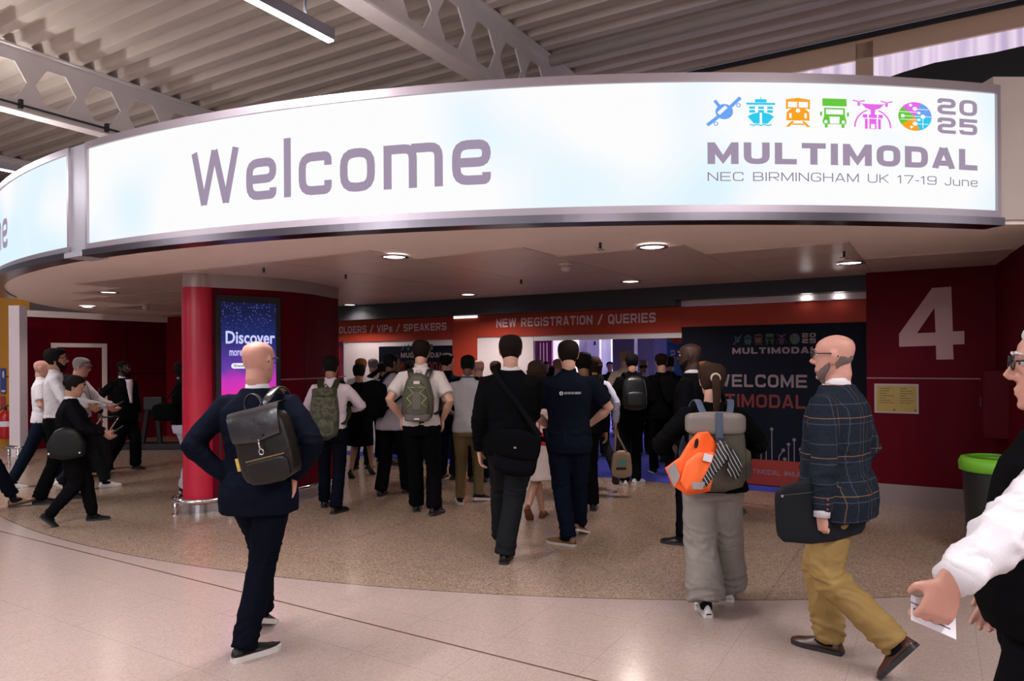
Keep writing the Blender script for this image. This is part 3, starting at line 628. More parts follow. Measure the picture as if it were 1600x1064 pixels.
# navy boards
def board(px0,px1,z0,z1,lab,v=VR+.01):
    return fascia('welcome_board',px0,px1,z0,z1,M_NAVY,lab,'printed board',v)
b1=board(1065.3,1357,.0,2.06,'large navy board reading WELCOME TO MULTIMODAL')
bm=lambda u,z,o=0: UV(u,VR+.006-o,z)
BW=pbr('board white print',(.25,.185,.215),.5); BR=pbr('board red print',(.15,.012,.009),.5)
mkb=lambda nm,c: pbr('board print '+nm,tuple(q*.11 for q in c),.5)
def bt(s,px0,px1,py0,py1,mat,t,lab,par=b1):
    pc=(px0+px1)/2; z1=rp(pc,py0)[1]; z0=rp(pc,py1)[1]; return lettering('lettering',s,pu(px0,VR),pu(px1,VR),z0,z1-z0,bm,mat,par,t,lab)
bt('MULTIMODAL',1144,1277,545,555,BW,.25,'small pale MULTIMODAL lettering'); bt('20',1253,1275,523,530,BW,.25,'small pale 20 numerals'); bt('25',1253,1275,531.5,539,BW,.25,'small pale 25 numerals')
bt('WELCOME TO',1118,1316,588,608,BW,.19,'pale WELCOME TO lettering'); bt('MULTIMODAL',1076,1258,618,638.5,BR,.19,'dark red MULTIMODAL lettering')
icons(bm,[(pu(a,VR),pu(b,VR)) for a,b in ((1145,1159),(1162,1175),(1179,1191),(1195,1210),(1213,1229),(1234,1250))],mkb,b1,rp(1197,541)[1],rp(1197,524)[1],'printed ')
fb=MB().uvbox(pu(1067,VR),pu(1357,VR),VR,VR+.02,.02,.34).build('red_band',pbr('board red band',(.26,.022,.015),.5),b1)
z=.16; u0=pu(1150,VR); lettering('hashtag','#MULTIMODAL #MULTIMODAL',pu(1148,VR),pu(1300,VR),.155,.062,lambda u,z,o=0:UV(u,VR-.004,z),BW,fb,.14)
cm=MB(); CIR=[(1180,715,1180,692,1172,685),(1188,725,1188,684),(1196,725,1196,695),(1205,725,1205,673),(1216,725,1216,716,1223,706),(1225,725,1225,720),(1231,725,1231,697),(1180,703,1180,690),(1165,715,1172,724),(1240,725,1240,690),(1250,725,1250,705),(1158,725,1158,700)]
for c in CIR:
    P=[Vector((*rp(c[i],c[i+1]),0)) for i in range(0,len(c),2)]
    for q in stroke(P,.012): cm.add([bm(p.x,p.y) for p in q],[(0,1,2,3)])
    e=P[-1]; flatpoly(cm,circ(e.x,e.y,.022,10),bm)
cm.build('circuit_motif',pbr('board grey print',(.16,.14,.17),.5),b1)
b2=board(592,706.5,.0,1.87,'navy board behind the queue, left of the red upright panel')
bt('MULTIMODAL',626,692,550,558,BW,.25,'small pale MULTIMODAL lettering',b2); bt('TO',590,606,565,580,BW,.19,'pale lettering',b2); bt('MULTIMODAL',620,700,565,580,BR,.19,'red MULTIMODAL lettering',b2)
icons(bm,[(pu(a,VR),pu(b,VR)) for a,b in ((626,633),(635,641),(643,649),(651,658),(660,668),(670,677))],mkb,b2,rp(650,547)[1],rp(650,537)[1],'printed ')
struct(MB().uvbox(pu(1357,VR)+.001,-.655,VR-.02,VR+.1,0,ZS).build('leak_filler',M_DARKM))  # dark filler added to block light leaking from the hall
# ------------------------------------------------------------------ the wall with the number 4 and the right-hand side wall
V4=8.84; u4a,u4b=-.66,.54
def w4(px,py): u=pu(px,V4); return u,EYE+(HZ-py)/F*UV(u,V4).y
wr=struct(MB().uvbox(u4a,u4b+.3,V4,V4+.8,0,ZS).build('wall_right',M_RED))
struct(MB().uvbox(u4a,u4b,V4-.02,V4,0,.235).build('baseboard_right',pbr('grey pink skirting',(.26,.20,.20),.4,.2)))
struct(MB().uvbox(u4a,u4b,V4-.004,V4,1.40,1.412).build('trim_6',pbr('pale seam',(.30,.14,.15),.4)))
n4=MB(); P4=[(1457,454),(1487,452),(1489,522),(1507,521.5),(1507,542),(1489,542.5),(1490,565.5),(1463,566),(1462.5,544),(1405,545.5),(1405,525.5)]; H4=[(1460.5,485),(1433,524.5),(1462,523.5)]
flatpoly(n4,[w4(*p) for p in P4],lambda u,z:UV(u,V4-.004,z),[[w4(*p) for p in H4]])
tag(n4.build('entrance_number',pbr('pale pink number',(.46,.25,.26),.5)),'large pale pink number 4 on the right red wall','number sign')
nb=thing('notice_board','small framed yellow notice on the red wall under the number 4','notice board',UV(*[w4(1400,650)[0],V4,1.0])); inv=Matrix.Translation(-nb.location)
ua,za=w4(1366,648); ub,zb=w4(1435,604); 
MB().uvbox(ua,ub,V4-.015,V4,za,zb).build('frame',pbr('pale frame',(.42,.33,.33),.4),nb,M=inv)
pg=MB().uvbox(ua+.02,ub-.02,V4-.018,V4-.012,za+.02,zb-.02).build('paper',pbr('yellow paper',(.38,.27,.06),.5,var=.15,vscale=9),nb,M=inv)
ln=MB(); random.seed(9)
for c in range(2):
    for k in range(7):
        x=ua+.05+c*(ub-ua)*.47; ln.uvbox(x,x+random.uniform(.06,.16),V4-.0195,V4-.018,zb-.05-.026*k-.006,zb-.05-.026*k)
ln.build('print_line',pbr('brown ink',(.09,.06,.02),.6),pg)
for px in (1397,1430): MB().uvbox(pu(px,V4)-.008,pu(px,V4)+.008,V4-.024,V4-.018,za+.03,za+.045).build('clip',M_BLACK,nb,M=inv)
SW_=[UV(u4b,V4),Vector((4.36,5.97,0)),Vector((3.78,4.98,0))]
struct(MB().prism([tuple(p[:2]) for p in SW_]+[(4.1,4.95),(5.4,7.3),(5.8,7.6)],0,ZS).build('wall_right_side',M_RED))
# red call-point cabinet and bin by the corner
p=UV(u4b-.02,V4-.45); cbx=thing('wall_cabinet','dark red wall cabinet in the right corner behind the white-haired man','cabinet',(p.x,p.y,.85)); R_=Matrix.Rotation(-AX,4,'Z')
MB().box((0,0,.33),(.22,.5,.66)).build('body',pbr('cabinet red',(.10,.003,.009),.45,spec=.1),cbx,M=R_,bevel=.01)
MB().box((-.115,0,.33),(.012,.44,.6)).build('door',pbr('cabinet red',(.10,.003,.009),.45,spec=.1),cbx,M=R_)
MB().box((-.125,.17,.33),(.02,.02,.1)).build('handle',M_BLACK,cbx,M=R_)
Y=5.7; bn=thing('litter_bin','black litter bin with a lime green rim by the right wall','bin',(PX(1553,Y),Y,0)); bn.scale=(.9,.9,1.03)
MB().lathe([(.02,0),(.20,0),(.215,.06),(.25,.70),(.23,.70),(.2,.1),(.02,.1)],seg=28).build('body',pbr('bin black',(.012,.013,.014),.35),bn,smooth=True,edge=40)
MB().lathe([(.245,.69),(.275,.70),(.28,.76),(.26,.80),(.20,.81),(.20,.79),(.235,.78)],seg=28).build('rim',pbr('lime green',(.14,.42,.02),.4),bn,smooth=True)
# ------------------------------------------------------------------ clerestory above the canopy, right
VC=10.0
def window_mat():
    nm='daylight through ribbed glazing'
    if nm in MATS: return MATS[nm]
    m=emit(nm,(.7,.6,.8),1.0); n,l=nt(m); tc=n.new('ShaderNodeTexCoord'); mp=n.new('ShaderNodeMapping'); mp.inputs['Rotation'].default_value=(0,0,AX); l.new(tc.outputs['Object'],mp.inputs[0])
    mp2=n.new('ShaderNodeMapping'); mp2.inputs['Scale'].default_value=(9,0,.4); l.new(mp.outputs[0],mp2.inputs[0]); t=n.new('ShaderNodeTexNoise'); t.inputs['Scale'].default_value=1; l.new(mp2.outputs[0],t.inputs[0])
    r=n.new('ShaderNodeValToRGB'); r.color_ramp.elements[0].position=.35; r.color_ramp.elements[0].color=(*s2l(196,176,208),1); r.color_ramp.elements[1].position=.62; r.color_ramp.elements[1].color=(*s2l(240,220,240),1); l.new(t.outputs[0],r.inputs[0])
    l.new(r.outputs[0],[q for q in n if q.type=='EMISSION'][0].inputs[0]); return m
struct(MB().uvbox(-6,14,VC,VC+.15,3.5,4.75).build('wall_clerestory',M_BEIGE))
def fz(px,py): u=pu(px,VC); return u,EYE+(HZ-py)/F*UV(u,VC).y
for i,(a,b) in enumerate(((-5.2,pu(1354,VC)),(pu(1354,VC),7.2),(7.2,13))):
    wn=thing('window_%d'%(i+1),'clerestory window under the roof deck','window',UV(a,VC,4.8)); wn['kind']='structure'; inv=Matrix.Translation(-wn.location)
    for q in ((a,b,4.75,4.88),(a,b,5.42,5.66),(a,a+.1,4.75,5.62),(b-.1,b,4.75,5.62)): MB().uvbox(q[0],q[1],VC-.06,VC+.06,q[2],q[3]).build('window_frame',pbr('beige window frame',(.86,.60,.43),.5),wn,M=inv)
    MB().uvbox(a+.1,b-.1,VC-.01,VC+.01,4.88,5.42).build('pane',window_mat(),wn,M=inv)
struct(MB().uvbox(-6,14,VC-.10,VC,5.66,ZD).build('trim_7',M_DARKM))
fzz=lambda px,py: EYE+(HZ-py)/F*UV(pu(px,VC-.6),VC-.6).y
ct=tag(MB().rings([[UV(u,VC-.6,z),UV(u,VC-.6,z+h),UV(u,VC-.2,z+h),UV(u,VC-.2,z)] for u,z,h in ((pu(px,VC-.6),fzz(px,118)-.3,fzz(px,py)-fzz(px,118)+.3) for px,py in ((1392,124),(1412,117),(1463,102),(1505,95),(1555,87),(1600,77),(1750,62)))]).build('cable_tray',M_BLACK),'black sagging cable cover in front of the right clerestory window','cable cover')
# ------------------------------------------------------------------ exhibition hall seen through the opening
def hallbox(name,u0,u1,v0,v1,z0,z1,mat,lab,cat): return tag(MB().uvbox(u0,u1,v0,v1,max(z0,.009),z1).build(name,mat),lab,cat)
def hp(px,v): return pu(px,v)
LAV=pbr('lavender stand wall',(.58,.55,.68),.6,var=.05); LAV2=pbr('pale lilac stand wall',(.70,.67,.78),.6); MAU=pbr('mauve grey partition',(.30,.25,.30),.6)
struct(MB().uvbox(-16,4,22,22.2,0,5).build('wall_hall',pbr('hall back wall',(.66,.63,.76),.8)))
struct(MB().uvbox(-16,4,9.6,22,4.6,4.8).build('ceiling',M_DARKM))
hallbox('stand_wall',hp(905,17),hp(955,17),17,17.2,0,2.9,LAV2,'pale lilac stand wall with a small sign at the back of the hall','stand wall')
sg=hallbox('wall_panel',hp(918,16.9),hp(938,16.9),16.85,16.98,1.35,2.2,LAV,'small lavender panel on the lilac stand wall','panel'); 
lettering('symbol','I',hp(927,16.8),hp(930,16.8),1.98,.1,lambda u,z,o=0:UV(u,16.84,z),M_BLACK,sg,.5)
hallbox('stand_wall',hp(957,14),hp(991,14),14,14.2,0,2.9,MAU,'mauve grey partition left of the doorway gap in the hall','stand wall')
hallbox('stand_wall',hp(991,15),hp(1022,15),15,15.2,0,2.9,pbr('dark mauve partition',(.20,.17,.20),.6),'darker grey partition in the middle of the hall opening','stand wall')
hallbox('stand_wall',hp(1022,14),hp(1044,14),14,14.2,0,2.9,LAV,'lavender partition beside the blue poster','stand wall')
po=hallbox('poster',hp(1042,12.6),hp(1068,12.6),12.6,12.7,0,2.3,pbr('poster blue',(.03,.22,.5),.4),'blue poster with an orange block at the right of the hall opening','poster')
MB().uvbox(hp(1042,12.58),hp(1068,12.58),12.57,12.6,1.93,2.3).build('top_picture',pbr('poster beige',(.35,.3,.22),.5),po)
MB().uvbox(hp(1052,12.55),hp(1066,12.55),12.54,12.57,1.9,2.12).build('orange_block',pbr('poster orange',(.8,.12,.02),.5),po)
lettering('lettering','2',hp(1046,12.5),hp(1054,12.5),1.62,.17,lambda u,z,o=0:UV(u,12.56,z),M_WHITE,po,.25)
lettering('lettering','7',hp(1056,12.5),hp(1063,12.5),1.62,.17,lambda u,z,o=0:UV(u,12.56,z),pbr('poster orange',(.8,.12,.02),.5),po,.25)
gt=thing('stand_gate','magenta framed glowing lattice screen in the hall behind the opening','stand screen',UV(hp(848,16),16,0)); inv=Matrix.Translation(-gt.location)
ga,gb=hp(837,16),hp(863,16); MG=pbr('magenta frame',(.35,.03,.16),.5)
for q in ((ga,gb,2.05,2.15),(ga,ga+.05,0,2.15),(gb-.05,gb,0,2.15)): MB().uvbox(q[0],q[1],15.96,16.04,q[2],q[3]).build('frame',MG,gt,M=inv)
for k in range(1,5): x=ga+(gb-ga)*k/5; MB().uvbox(x-.03,x+.03,15.97,16.03,0,2.05).build('bar',MG,gt,M=inv)
MB().uvbox(ga,gb,16.05,16.07,0,2.05).build('lit_panel',emit('pink lit panel',(.8,.6,.9),1),gt,M=inv)
ex=thing('registration_desk','white registration desk in the hall behind the queue','desk',UV(hp(900,13),13,0)); inv=Matrix.Translation(-ex.location)
MB().uvbox(hp(840,13),hp(935,13),12.8,13.2,0,1.02).build('body',M_WHITE,ex,M=inv); MB().uvbox(hp(838,13),hp(937,13),12.75,13.25,1.02,1.06).build('counter_top',M_WHITE,ex,M=inv)
# black folded stand by the left wall
Y=13.2; t=thing('folded_stand','black folded stand leaning by the red wall right of the door','stand',(PX(240,Y),Y,0))
MB().tube([(-.22,0,.05),(-.10,0,.85)],.05,8).build('leg',M_BLACK,t); MB().tube([(.12,0,.05),(.05,0,.80)],.05,8).build('leg',M_BLACK,t)
MB().box((-.1,0,.06),(1.5,.35,.10)).build('base',M_BLACK,t); MB().box((0,0,.85),(.35,.12,.25)).build('head',M_BLACK,t,bevel=.02)
# ------------------------------------------------------------------ people
HEADR=[(0,.028,.070,.015),(.015,.042,.084,-.005),(.04,.055,.089,-.035),(.07,.063,.090,-.066),(.10,.070,.090,-.083),(.13,.074,.089,-.094),(.16,.0765,.092,-.101),(.185,.075,.087,-.099),(.205,.067,.073,-.089),(.222,.048,.047,-.066),(.232,.026,.020,-.040),(.236,.006,-.004,-.016)]
def head_row(z):
    for a,b in zip(HEADR,HEADR[1:]):
        if z<=b[0]:
            t=(z-a[0])/(b[0]-a[0]); t=max(0,min(1,t)); return [a[i]+(b[i]-a[i])*t for i in(1,2,3)]
    return list(HEADR[-1][1:])
def head_pt(th,z,off=0):                                              # th=0 is the front
    hw,f,bk=head_row(z); cy=(f+bk)/2; hd=(f-bk)/2
    c,s=math.cos(th),math.sin(th); p=Vector((hw*math.copysign(abs(s)**.92,s),cy+hd*math.copysign(abs(c)**.92,c),z)); 
    if off:
        n=Vector((s/max(hw,.03)*.05,c/max(hd,.03)*.05,max(0,(z-.15))*14*.9)); n.normalize(); p+=n*off
    return p
def sm(a,b,x): t=max(0,min(1,(x-a)/(b-a))); return t*t*(3-2*t)
def hair_thick(style,th,z):
    t=abs(((th+PI)%(2*PI))-PI)*180/PI
    line=.195-.02*sm(20,60,t)-.075*sm(60,85,t)-.040*sm(95,125,t)-.025*sm(140,172,t)
    if style in('short','curly','crop'):
        base={'short':.013,'curly':.024,'crop':.006}[style]
        return -.008+(base*(.30+.70*sm(.03,.16,z))+.008)*sm(line-.012,line+.006,z)
    if style=='long' or style=='tied':
        line=.19-.02*sm(20,50,t)-.14*sm(50,85,t)-.06*sm(95,130,t) if style=='long' else .19-.02*sm(20,50,t)-.06*sm(55,85,t)-.05*sm(95,120,t)-.03*sm(140,170,t)
        return -.008+(.016+.008)*sm(line-.012,line+.006,z)
    if style=='fringe':                                             # bald crown, short hair round the back
        lo=.09-.07*sm(95,130,t); m=sm(lo-.01,lo+.006,z)*(1-sm(.115,.15,z))*sm(70,95,t); return -.006+.0075*m
    if style=='thin':                                               # white hair combed back, high forehead
        lo=.205-.06*sm(40,80,t)-.02*sm(60,85,t)-.09*sm(95,130,t); return -.008+.026*sm(lo-.012,lo+.008,z)
    return -.01
def hair_mesh(style,k,seed,fuzz=.003):
    mb=MB(); R=[]; n=44
    zs=[.005+.231*i/30 for i in range(31)]
    for z in zs:
        row=[]
        for j in range(n):
            th=2*PI*j/n; o=hair_thick(style,th,z); p=head_pt(th,z,o)
            if o>0: p+=(p-Vector((0,0,.12))).normalized()*noise.noise(p*(55 if style=='curly' else 38)+Vector((seed,0,0)))*fuzz*(3 if style=='curly' else 1)
            row.append(p)
        R.append(row)
    mb.rings(R); return mb
def beard_mesh(full=True):
    mb=MB(); R=[]; n=40
    for i in range(16):
        z=-.012+.012*i; row=[]
        for j in range(n):
            th=2*PI*j/n; t=abs(((th+PI)%(2*PI))-PI)*180/PI
            top=.068 if t<22 else .05+.055*sm(35,95,t)
            o=-.006+(.018 if full else .0085)*(1-sm(top-.008,top+.006,z))*(1-sm(88,102,t))
            p=head_pt(th,max(z,0.0),o); p.z=z if z>0 else z; p+=Vector((0,0,0)); 
            if o>0: p+=Vector((math.sin(th),math.cos(th),0))*noise.noise(p*60)*.003
            row.append(p)
        R.append(row)
    return mb.rings(R)
_who=['']
def ik(a,b,l1,l2,pole):
    d=b-a; L=d.length
    if L>(l1+l2)*1.02: print('REACH',round(L,2),round(l1+l2,2),_who[0])
    if L>=(l1+l2)*.999: b=a+d.normalized()*(l1+l2)*.999; d=b-a; L=d.length
    x=(l1*l1-l2*l2+L*L)/(2*L); h=math.sqrt(max(0,l1*l1-x*x)); dn=d/L; p=Vector(pole)-dn*Vector(pole).dot(dn); p.normalize(); return a+dn*x+p*h,b
SKIN={'fair':(.52,.29,.21),'pink':(.50,.25,.19),'tan':(.36,.19,.12),'brown':(.13,.062,.038),'dark':(.045,.022,.015),'med':(.28,.14,.085)}
def skin(k): return pbr('skin '+k,SKIN[k],.5,bump=.04,bscale=160,var=.08,vscale=30,spec=.35)
HAIRC={'black':(.006,.005,.005),'brown':(.030,.015,.009),'dkbrown':(.010,.006,.0045),'grey':(.22,.20,.20),'white':(.62,.60,.62),'blond':(.35,.22,.10),'ginger':(.22,.085,.03),'stub':(.30,.18,.14),'greystub':(.15,.11,.10)}
def hairm(k): return pbr('hair '+k,HAIRC[k],.7,bump=.6,bscale=90,var=.35,vscale=50,spec=.10,stretch=(3,3,.5))
def foldf(amp,seed,zfold=()):
    sd=Vector((seed*3.1,seed*1.7,0))
    def f(p):
        v=Vector((p.x*5,p.y*5,p.z*3))+sd; a=noise.noise(v)
        wv=Vector((p.x*9+1.5*a,p.y*9,p.z*4))+sd; r1=(1-abs(noise.noise(wv)))**5               # long vertical drapes
        j=0
        for z0,wd,s in zfold: j+=s*math.exp(-((p.z-z0)/wd)**2)
        hv=Vector((p.x*7+p.z*5,p.y*7-p.z*4,p.z*24+2*a))+sd; r2=(1-abs(noise.noise(hv)))**4      # creases across at the joints
        fine=noise.noise(p*45+sd)
        return amp*(r1*.9-.35+(r2*1.7-.55)*min(1,j)+.10*fine+.35*a)
    return f
def hand_tubes(mb,wr,d,th,side,k,curl=.35,spread=1.0,pinch=False):
    """palm, four fingers and a thumb; d points along the hand, th towards the thumb"""
    d=Vector(d).normalized(); th=Vector(th); th=(th-d*th.dot(d)).normalized(); n=d.cross(th)*(-1 if side>0 else 1)
    s=k
    mb.tube([wr-d*.03*s,wr+d*.015*s,wr+d*.05*s,wr+d*.085*s,wr+d*.094*s],[(.027*s,.020*s),(.031*s,.019*s),(.039*s,.016*s),(.041*s,.0135*s),(.036*s,.010*s)],14,ref=th,n=2.6)
    for off,L,c in ((.031,.070,.8),(.0105,.080,.95),(-.0105,.074,1.1),(-.030,.058,1.25)):
        p=wr+d*.085*s+th*off*s; pts=[p-d*.02*s,p]; dd=(d+th*off*spread*5).normalized()
        for q,seg in enumerate((.42,.32,.26)):
            a=curl*c*(.75+.35*q); ax=dd.cross(n); ca,sa=math.cos(a),math.sin(a); dd,n2=(dd*ca+n*sa),None
            p=p+dd*L*seg*s; pts.append(p)
            n_=n; n=(n_-dd*n_.dot(dd)).normalized() if q<2 else n_
        n=d.cross(th)*(-1 if side>0 else 1)
        mb.tube(pts,[.0095*s,.0098*s,.0092*s,.0085*s,.0068*s],9)
    p=wr+d*.022*s+th*.026*s; d1=(d*.62+th*.62+n*(.25+curl*.4)).normalized(); d2=(d*.85+th*(.25-.3*curl)+n*(.2+curl*.7)).normalized()
    mb.tube([p-d1*.015*s,p+d1*.02*s,p+d1*.045*s,p+d1*.045*s+d2*.028*s,p+d1*.045*s+d2*.036*s],[.013*s,.0135*s,.011*s,.0095*s,.0065*s],9)
SHOES={}
def shoe(parent,ank,yaw,pitch,k,mat,sole,thick=.022,high=False,bare=False):
    o=MB(); L=[(-.078,.020,.045),(-.070,.030,.072),(-.045,.035,.088),(-.01,.036,.092),(.035,.038,.086),(.08,.044,.066),(.125,.048,.052),(.165,.043,.045),(.19,.030,.036),(.203,.012,.024)]
    if high: L=[(y,w,h+(.05 if y<.03 else .0)) for y,w,h in L]
    R=[]
    for y,wd,h in L:
        h=max(h,thick+.006)
        R.append([Vector((wd*c*(1.0 if s<=0 else (1-.35*s)),y+.0,(thick*.7 if s<0 else thick*.7+(h-thick*.7)*s))) for c,s in [(math.cos(2*PI*j/16),math.sin(2*PI*j/16)) for j in range(16)]])
    o.rings(R)
    piv=Vector((0,.13,0)) if pitch>=0 else Vector((0,-.07,0))
    M=Matrix.Translation(ank)@Matrix.Rotation(yaw,4,'Z')@Matrix.Scale(k,4)@Matrix.Translation(piv)@Matrix.Rotation(-pitch,4,'X')@Matrix.Translation(-piv)
    t=o.build('shoe',mat,parent,smooth=True,M=M)
    q=MB(); pl=[(y,wd+.004) for y,wd,h in L]; out=[(w_,y) for y,w_ in pl]+[(-w_,y) for y,w_ in pl[::-1]]
    q.prism(out,0,thick); q.build('sole',sole,t)
    return t,M
def ankle_of(f,k):
    x,y,yaw,pitch=f[:4]; lift=f[4] if len(f)>4 else 0
    piv=Vector((0,.13,0)) if pitch>=0 else Vector((0,-.07,0))
    M=Matrix.Translation((x*k,y*k,lift*k))@Matrix.Rotation(rad(yaw),4,'Z')@Matrix.Scale(k,4)@Matrix.Translation(piv)@Matrix.Rotation(-rad(pitch),4,'X')@Matrix.Translation(-piv)
    return M@Vector((0,-.005,.085)), M
PC={}
def person(label,px,Y,yaw,h=1.75,skin_='fair',w=1.0,hair=None,hairc='dkbrown',beard=None,feet=((-.10,0,4,0),(.10,.0,-4,0)),hands=((-.26,.04,.86),(.26,.04,.86)),
           epole=((-.6,-1,0),(.6,-1,0)),curl=(.45,.45),hdir=(None,None),thumb=((0,1,.2),(0,1,.2)),lean=0,head=(0,0),belly=0,hip=0,
           top=None,over=None,low=None,shoes=((.01,.01,.012),(.01,.01,.012)),shoe_kw={},collar=None,glasses=None,det=1,female=False,extra=None,group=None,sole_t=.022,X=None,kneepole=None,lowtype='trousers',neckwear=None):
    k=h/1.75; X=PX(px,Y) if X is None else X; _who[0]=label
    root=thing('person',label,'person',(X,Y,0),rad(yaw),group)
    seed=random.random()*50
    vb=(.0062,.009,.013)[det] if det<3 else .016; vg=(.0105,.014,.018)[det]
    cl,sl=math.cos(rad(lean)),math.sin(rad(lean))
    def T(x,y,z):
        dz=z-.93; return Vector(((x+hip*(1 if z<1.05 else .4))*k,(y*cl+dz*sl)*k,(.93+dz*cl-y*sl)*k))
    sw=w*(.90 if female else 1)
    S=[T(s*.168*sw,-.012,1.384) for s in(-1,1)]; H=[T(s*.088*(1.04 if female else 1),0,.90) for s in(-1,1)]
    U=[];E=[];Wr=[]
    for i,s in enumerate((-1,1)):
        wr=Vector(hands[i])*k; e,wr=ik(S[i],wr,.285*k,.262*k,epole[i]); E.append(e); Wr.append(wr)
    A=[];K=[];FM=[]
    for i,f in enumerate(feet):
        a,M=ankle_of(f,k); kn,a2=ik(H[i],a,.425*k,.415*k,(kneepole or (0,1,0)) if not isinstance(kneepole,list) else kneepole[i]); A.append(a2); K.append(kn); FM.append(M)
    HM=Matrix.Translation(T(0,.0,1.508))@Matrix.Rotation(rad(head[0]),4,'Z')@Matrix.Rotation(rad(-head[1]-lean*.3),4,'X')@Matrix.Scale(k*1.035,4)
    def torso(mb,z0,z1,off,flare=0,bel=belly,n=2.5,shoulders=True,offtop=None):
        base=[(.80,.158,.112,0),(.88,.168,.120,-.008),(.95,.163,.116,-.006),(1.02,.150,.106,.0),(1.10,.148,.104,.004),(1.20,.158,.110,.0),(1.30,.170,.112,-.006),(1.36,.162,.102,-.012),(1.41,.122,.088,-.018),(1.45,.088,.070,-.016),(1.495,.060,.057,-.010)]
        if female: base=[(z,wx*(1.0 if z<.97 else (.86 if 1<z<1.2 else .9)),d*(1.0 if z<1.2 else 1.05 if z<1.36 else .92),y) for z,wx,d,y in base]
        def at(z):
            for a,b in zip(base,base[1:]):
                if z<=b[0]: t=max(0,(z-a[0])/(b[0]-a[0])); return [a[i]+(b[i]-a[i])*t for i in(1,2,3)]
            return list(base[-1][1:])
        zs=[z0]+[b[0] for b in base if z0+.01<b[0]<z1-.01]+[z1]; R=[]
        for z in zs:
            wx,d,y=at(max(z,.80)); g=off+flare*max(0,(1.02-z)/.2)
            if offtop is not None and z>1.4: g=offtop
            bb=bel*math.exp(-((z-1.03)/.14)**2)
            ww=wx*w+g; dd=d*(1+(w-1)*.6)+g+bb*.6; yy=y+bb*.5
            R.append([T(ww*math.copysign(abs(math.cos(a))**(2/n),math.cos(a)),yy+dd*math.copysign(abs(math.sin(a))**(2/n),math.sin(a)),z) for a in [2*PI*j/28 for j in range(28)]])
        mb.rings(R)
    # ---- body: one continuous skin
    b=MB(); torso(b,.82,1.495,-.012)
    b.tube([T(0,-.022,1.42),T(0,-.016,1.49),HM@Vector((0,-.025,.03)),HM@Vector((0,-.018,.085))],[.066*k,(.059*k,.060*k),(.057*k,.061*k),(.055*k,.063*k)],16)
    b.rings([[HM@head_pt(2*PI*j/32,z) for j in range(32)] for z in [r[0] for r in HEADR]])
    if det<2:
        q=lambda *p: HM@Vector(p)
        b.tube([q(0,.088,.142),q(0,.100,.122),q(0,.113,.100),q(0,.100,.088)],[.008*k,.0095*k,.0125*k,.010*k],9)
        for s in(-1,1):
            b.ball(q(s*.010,.098,.093),(.009*k,.010*k,.008*k),8,6)
            b.tube([q(s*.010,.088,.154),q(s*.03,.087,.158),q(s*.052,.070,.152)],[.007*k,.0085*k,.006*k],8)
            R=[]
            b.tube([q(s*.073,-.004,.082),q(s*.079,-.008,.10),q(s*.083,-.016,.125),q(s*.083,-.012,.143),q(s*.077,-.002,.150)],[(.005*k,.008*k),(.006*k,.012*k),(.0065*k,.017*k),(.0065*k,.015*k),(.005*k,.007*k)],10,ref=HM.to_3x3()@Vector((1,0,0)))
        b.tube([q(-.022,.084,.058),q(0,.092,.060),q(.022,.084,.058)],[.005*k,.0075*k,.005*k],8)
        b.tube([q(-.019,.083,.049),q(0,.091,.048),q(.019,.083,.049)],[.005*k,.0075*k,.005*k],8)
        b.ball(q(0,.080,.016),(.020*k,.012*k,.014*k),10,7)
    for i,s in enumerate((-1,1)):
        b.tube([S[i]-Vector((s*.05,0,-.0))*k,S[i],S[i].lerp(E[i],.35),E[i],E[i].lerp(Wr[i],.3),Wr[i].lerp(E[i],.12),Wr[i]],[.05*k,.052*k*w,.046*k*w,.037*k*w,.040*k*w,.027*k,(.028*k,.021*k)],14)
        hd=hdir[i]; hd=Vector(hd) if hd else (Wr[i]-E[i]).normalized()*.8+Vector((0,0,-.3))
        if det<2: hand_tubes(b,Wr[i],hd,thumb[i],s,k,curl[i])
        else:
            d=hd.normalized(); hand_tubes(b,Wr[i],hd,thumb[i],s,k*1.08,curl[i])
        b.tube([H[i]+Vector((0,0,.02)),H[i].lerp(K[i],.3),K[i].lerp(H[i],.1),K[i],K[i].lerp(A[i],.3),A[i].lerp(K[i],.2),A[i]],[.082*k,.078*k,.054*k,.05*k,.054*k,.036*k,.034*k],14)
        b.tube([A[i],FM[i]@Vector((0,-.03,.035)),FM[i]@Vector((0,.06,.032)),FM[i]@Vector((0,.14,.024))],[.033*k,.028*k,(.028*k,.020*k),(.026*k,.010*k)],10)
    remesh(b,'body',skin(skin_),root,vb*1.0,2)
    # ---- hair, beard, eyes, glasses
    if hair and hair!='bald':
        hm=hair_mesh('long' if hair in('long',) else 'tied' if hair in('pony','bun') else hair,k,seed,.003)
        if hair=='pony':
            hm.tube([(0,-.095,.150),(0,-.125,.140),(.0,-.14,.10),(.005,-.135,.02),(.0,-.125,-.07),(-.006,-.12,-.13)],[.02,.026,.03,.028,.02,.006],12)
        if hair=='bun': hm.ball((0,-.095,.20),(.045,.04,.042),12,8); hm.ball((.0,-.10,.15),(.05,.03,.05),12,8)
        if hair=='long':
            for j in range(9):
                a=rad(70+27.5*j); p=head_pt(a,.14,.008); p2=head_pt(a,.04,.016)
                hm.tube([p,p2,Vector((p2.x*1.05,p2.y*1.02-.01,-.06)),Vector((p2.x*.95,p2.y-.015,-.19-.03*math.sin(j*2))),Vector((p2.x*.9,p2.y-.01,-.24))],[.024,.03,.032,.024,.006],8)
        ho=remesh(hm,'hair',hairm(hairc),root,.0055 if det<2 else .008,1); ho.matrix_local=HM
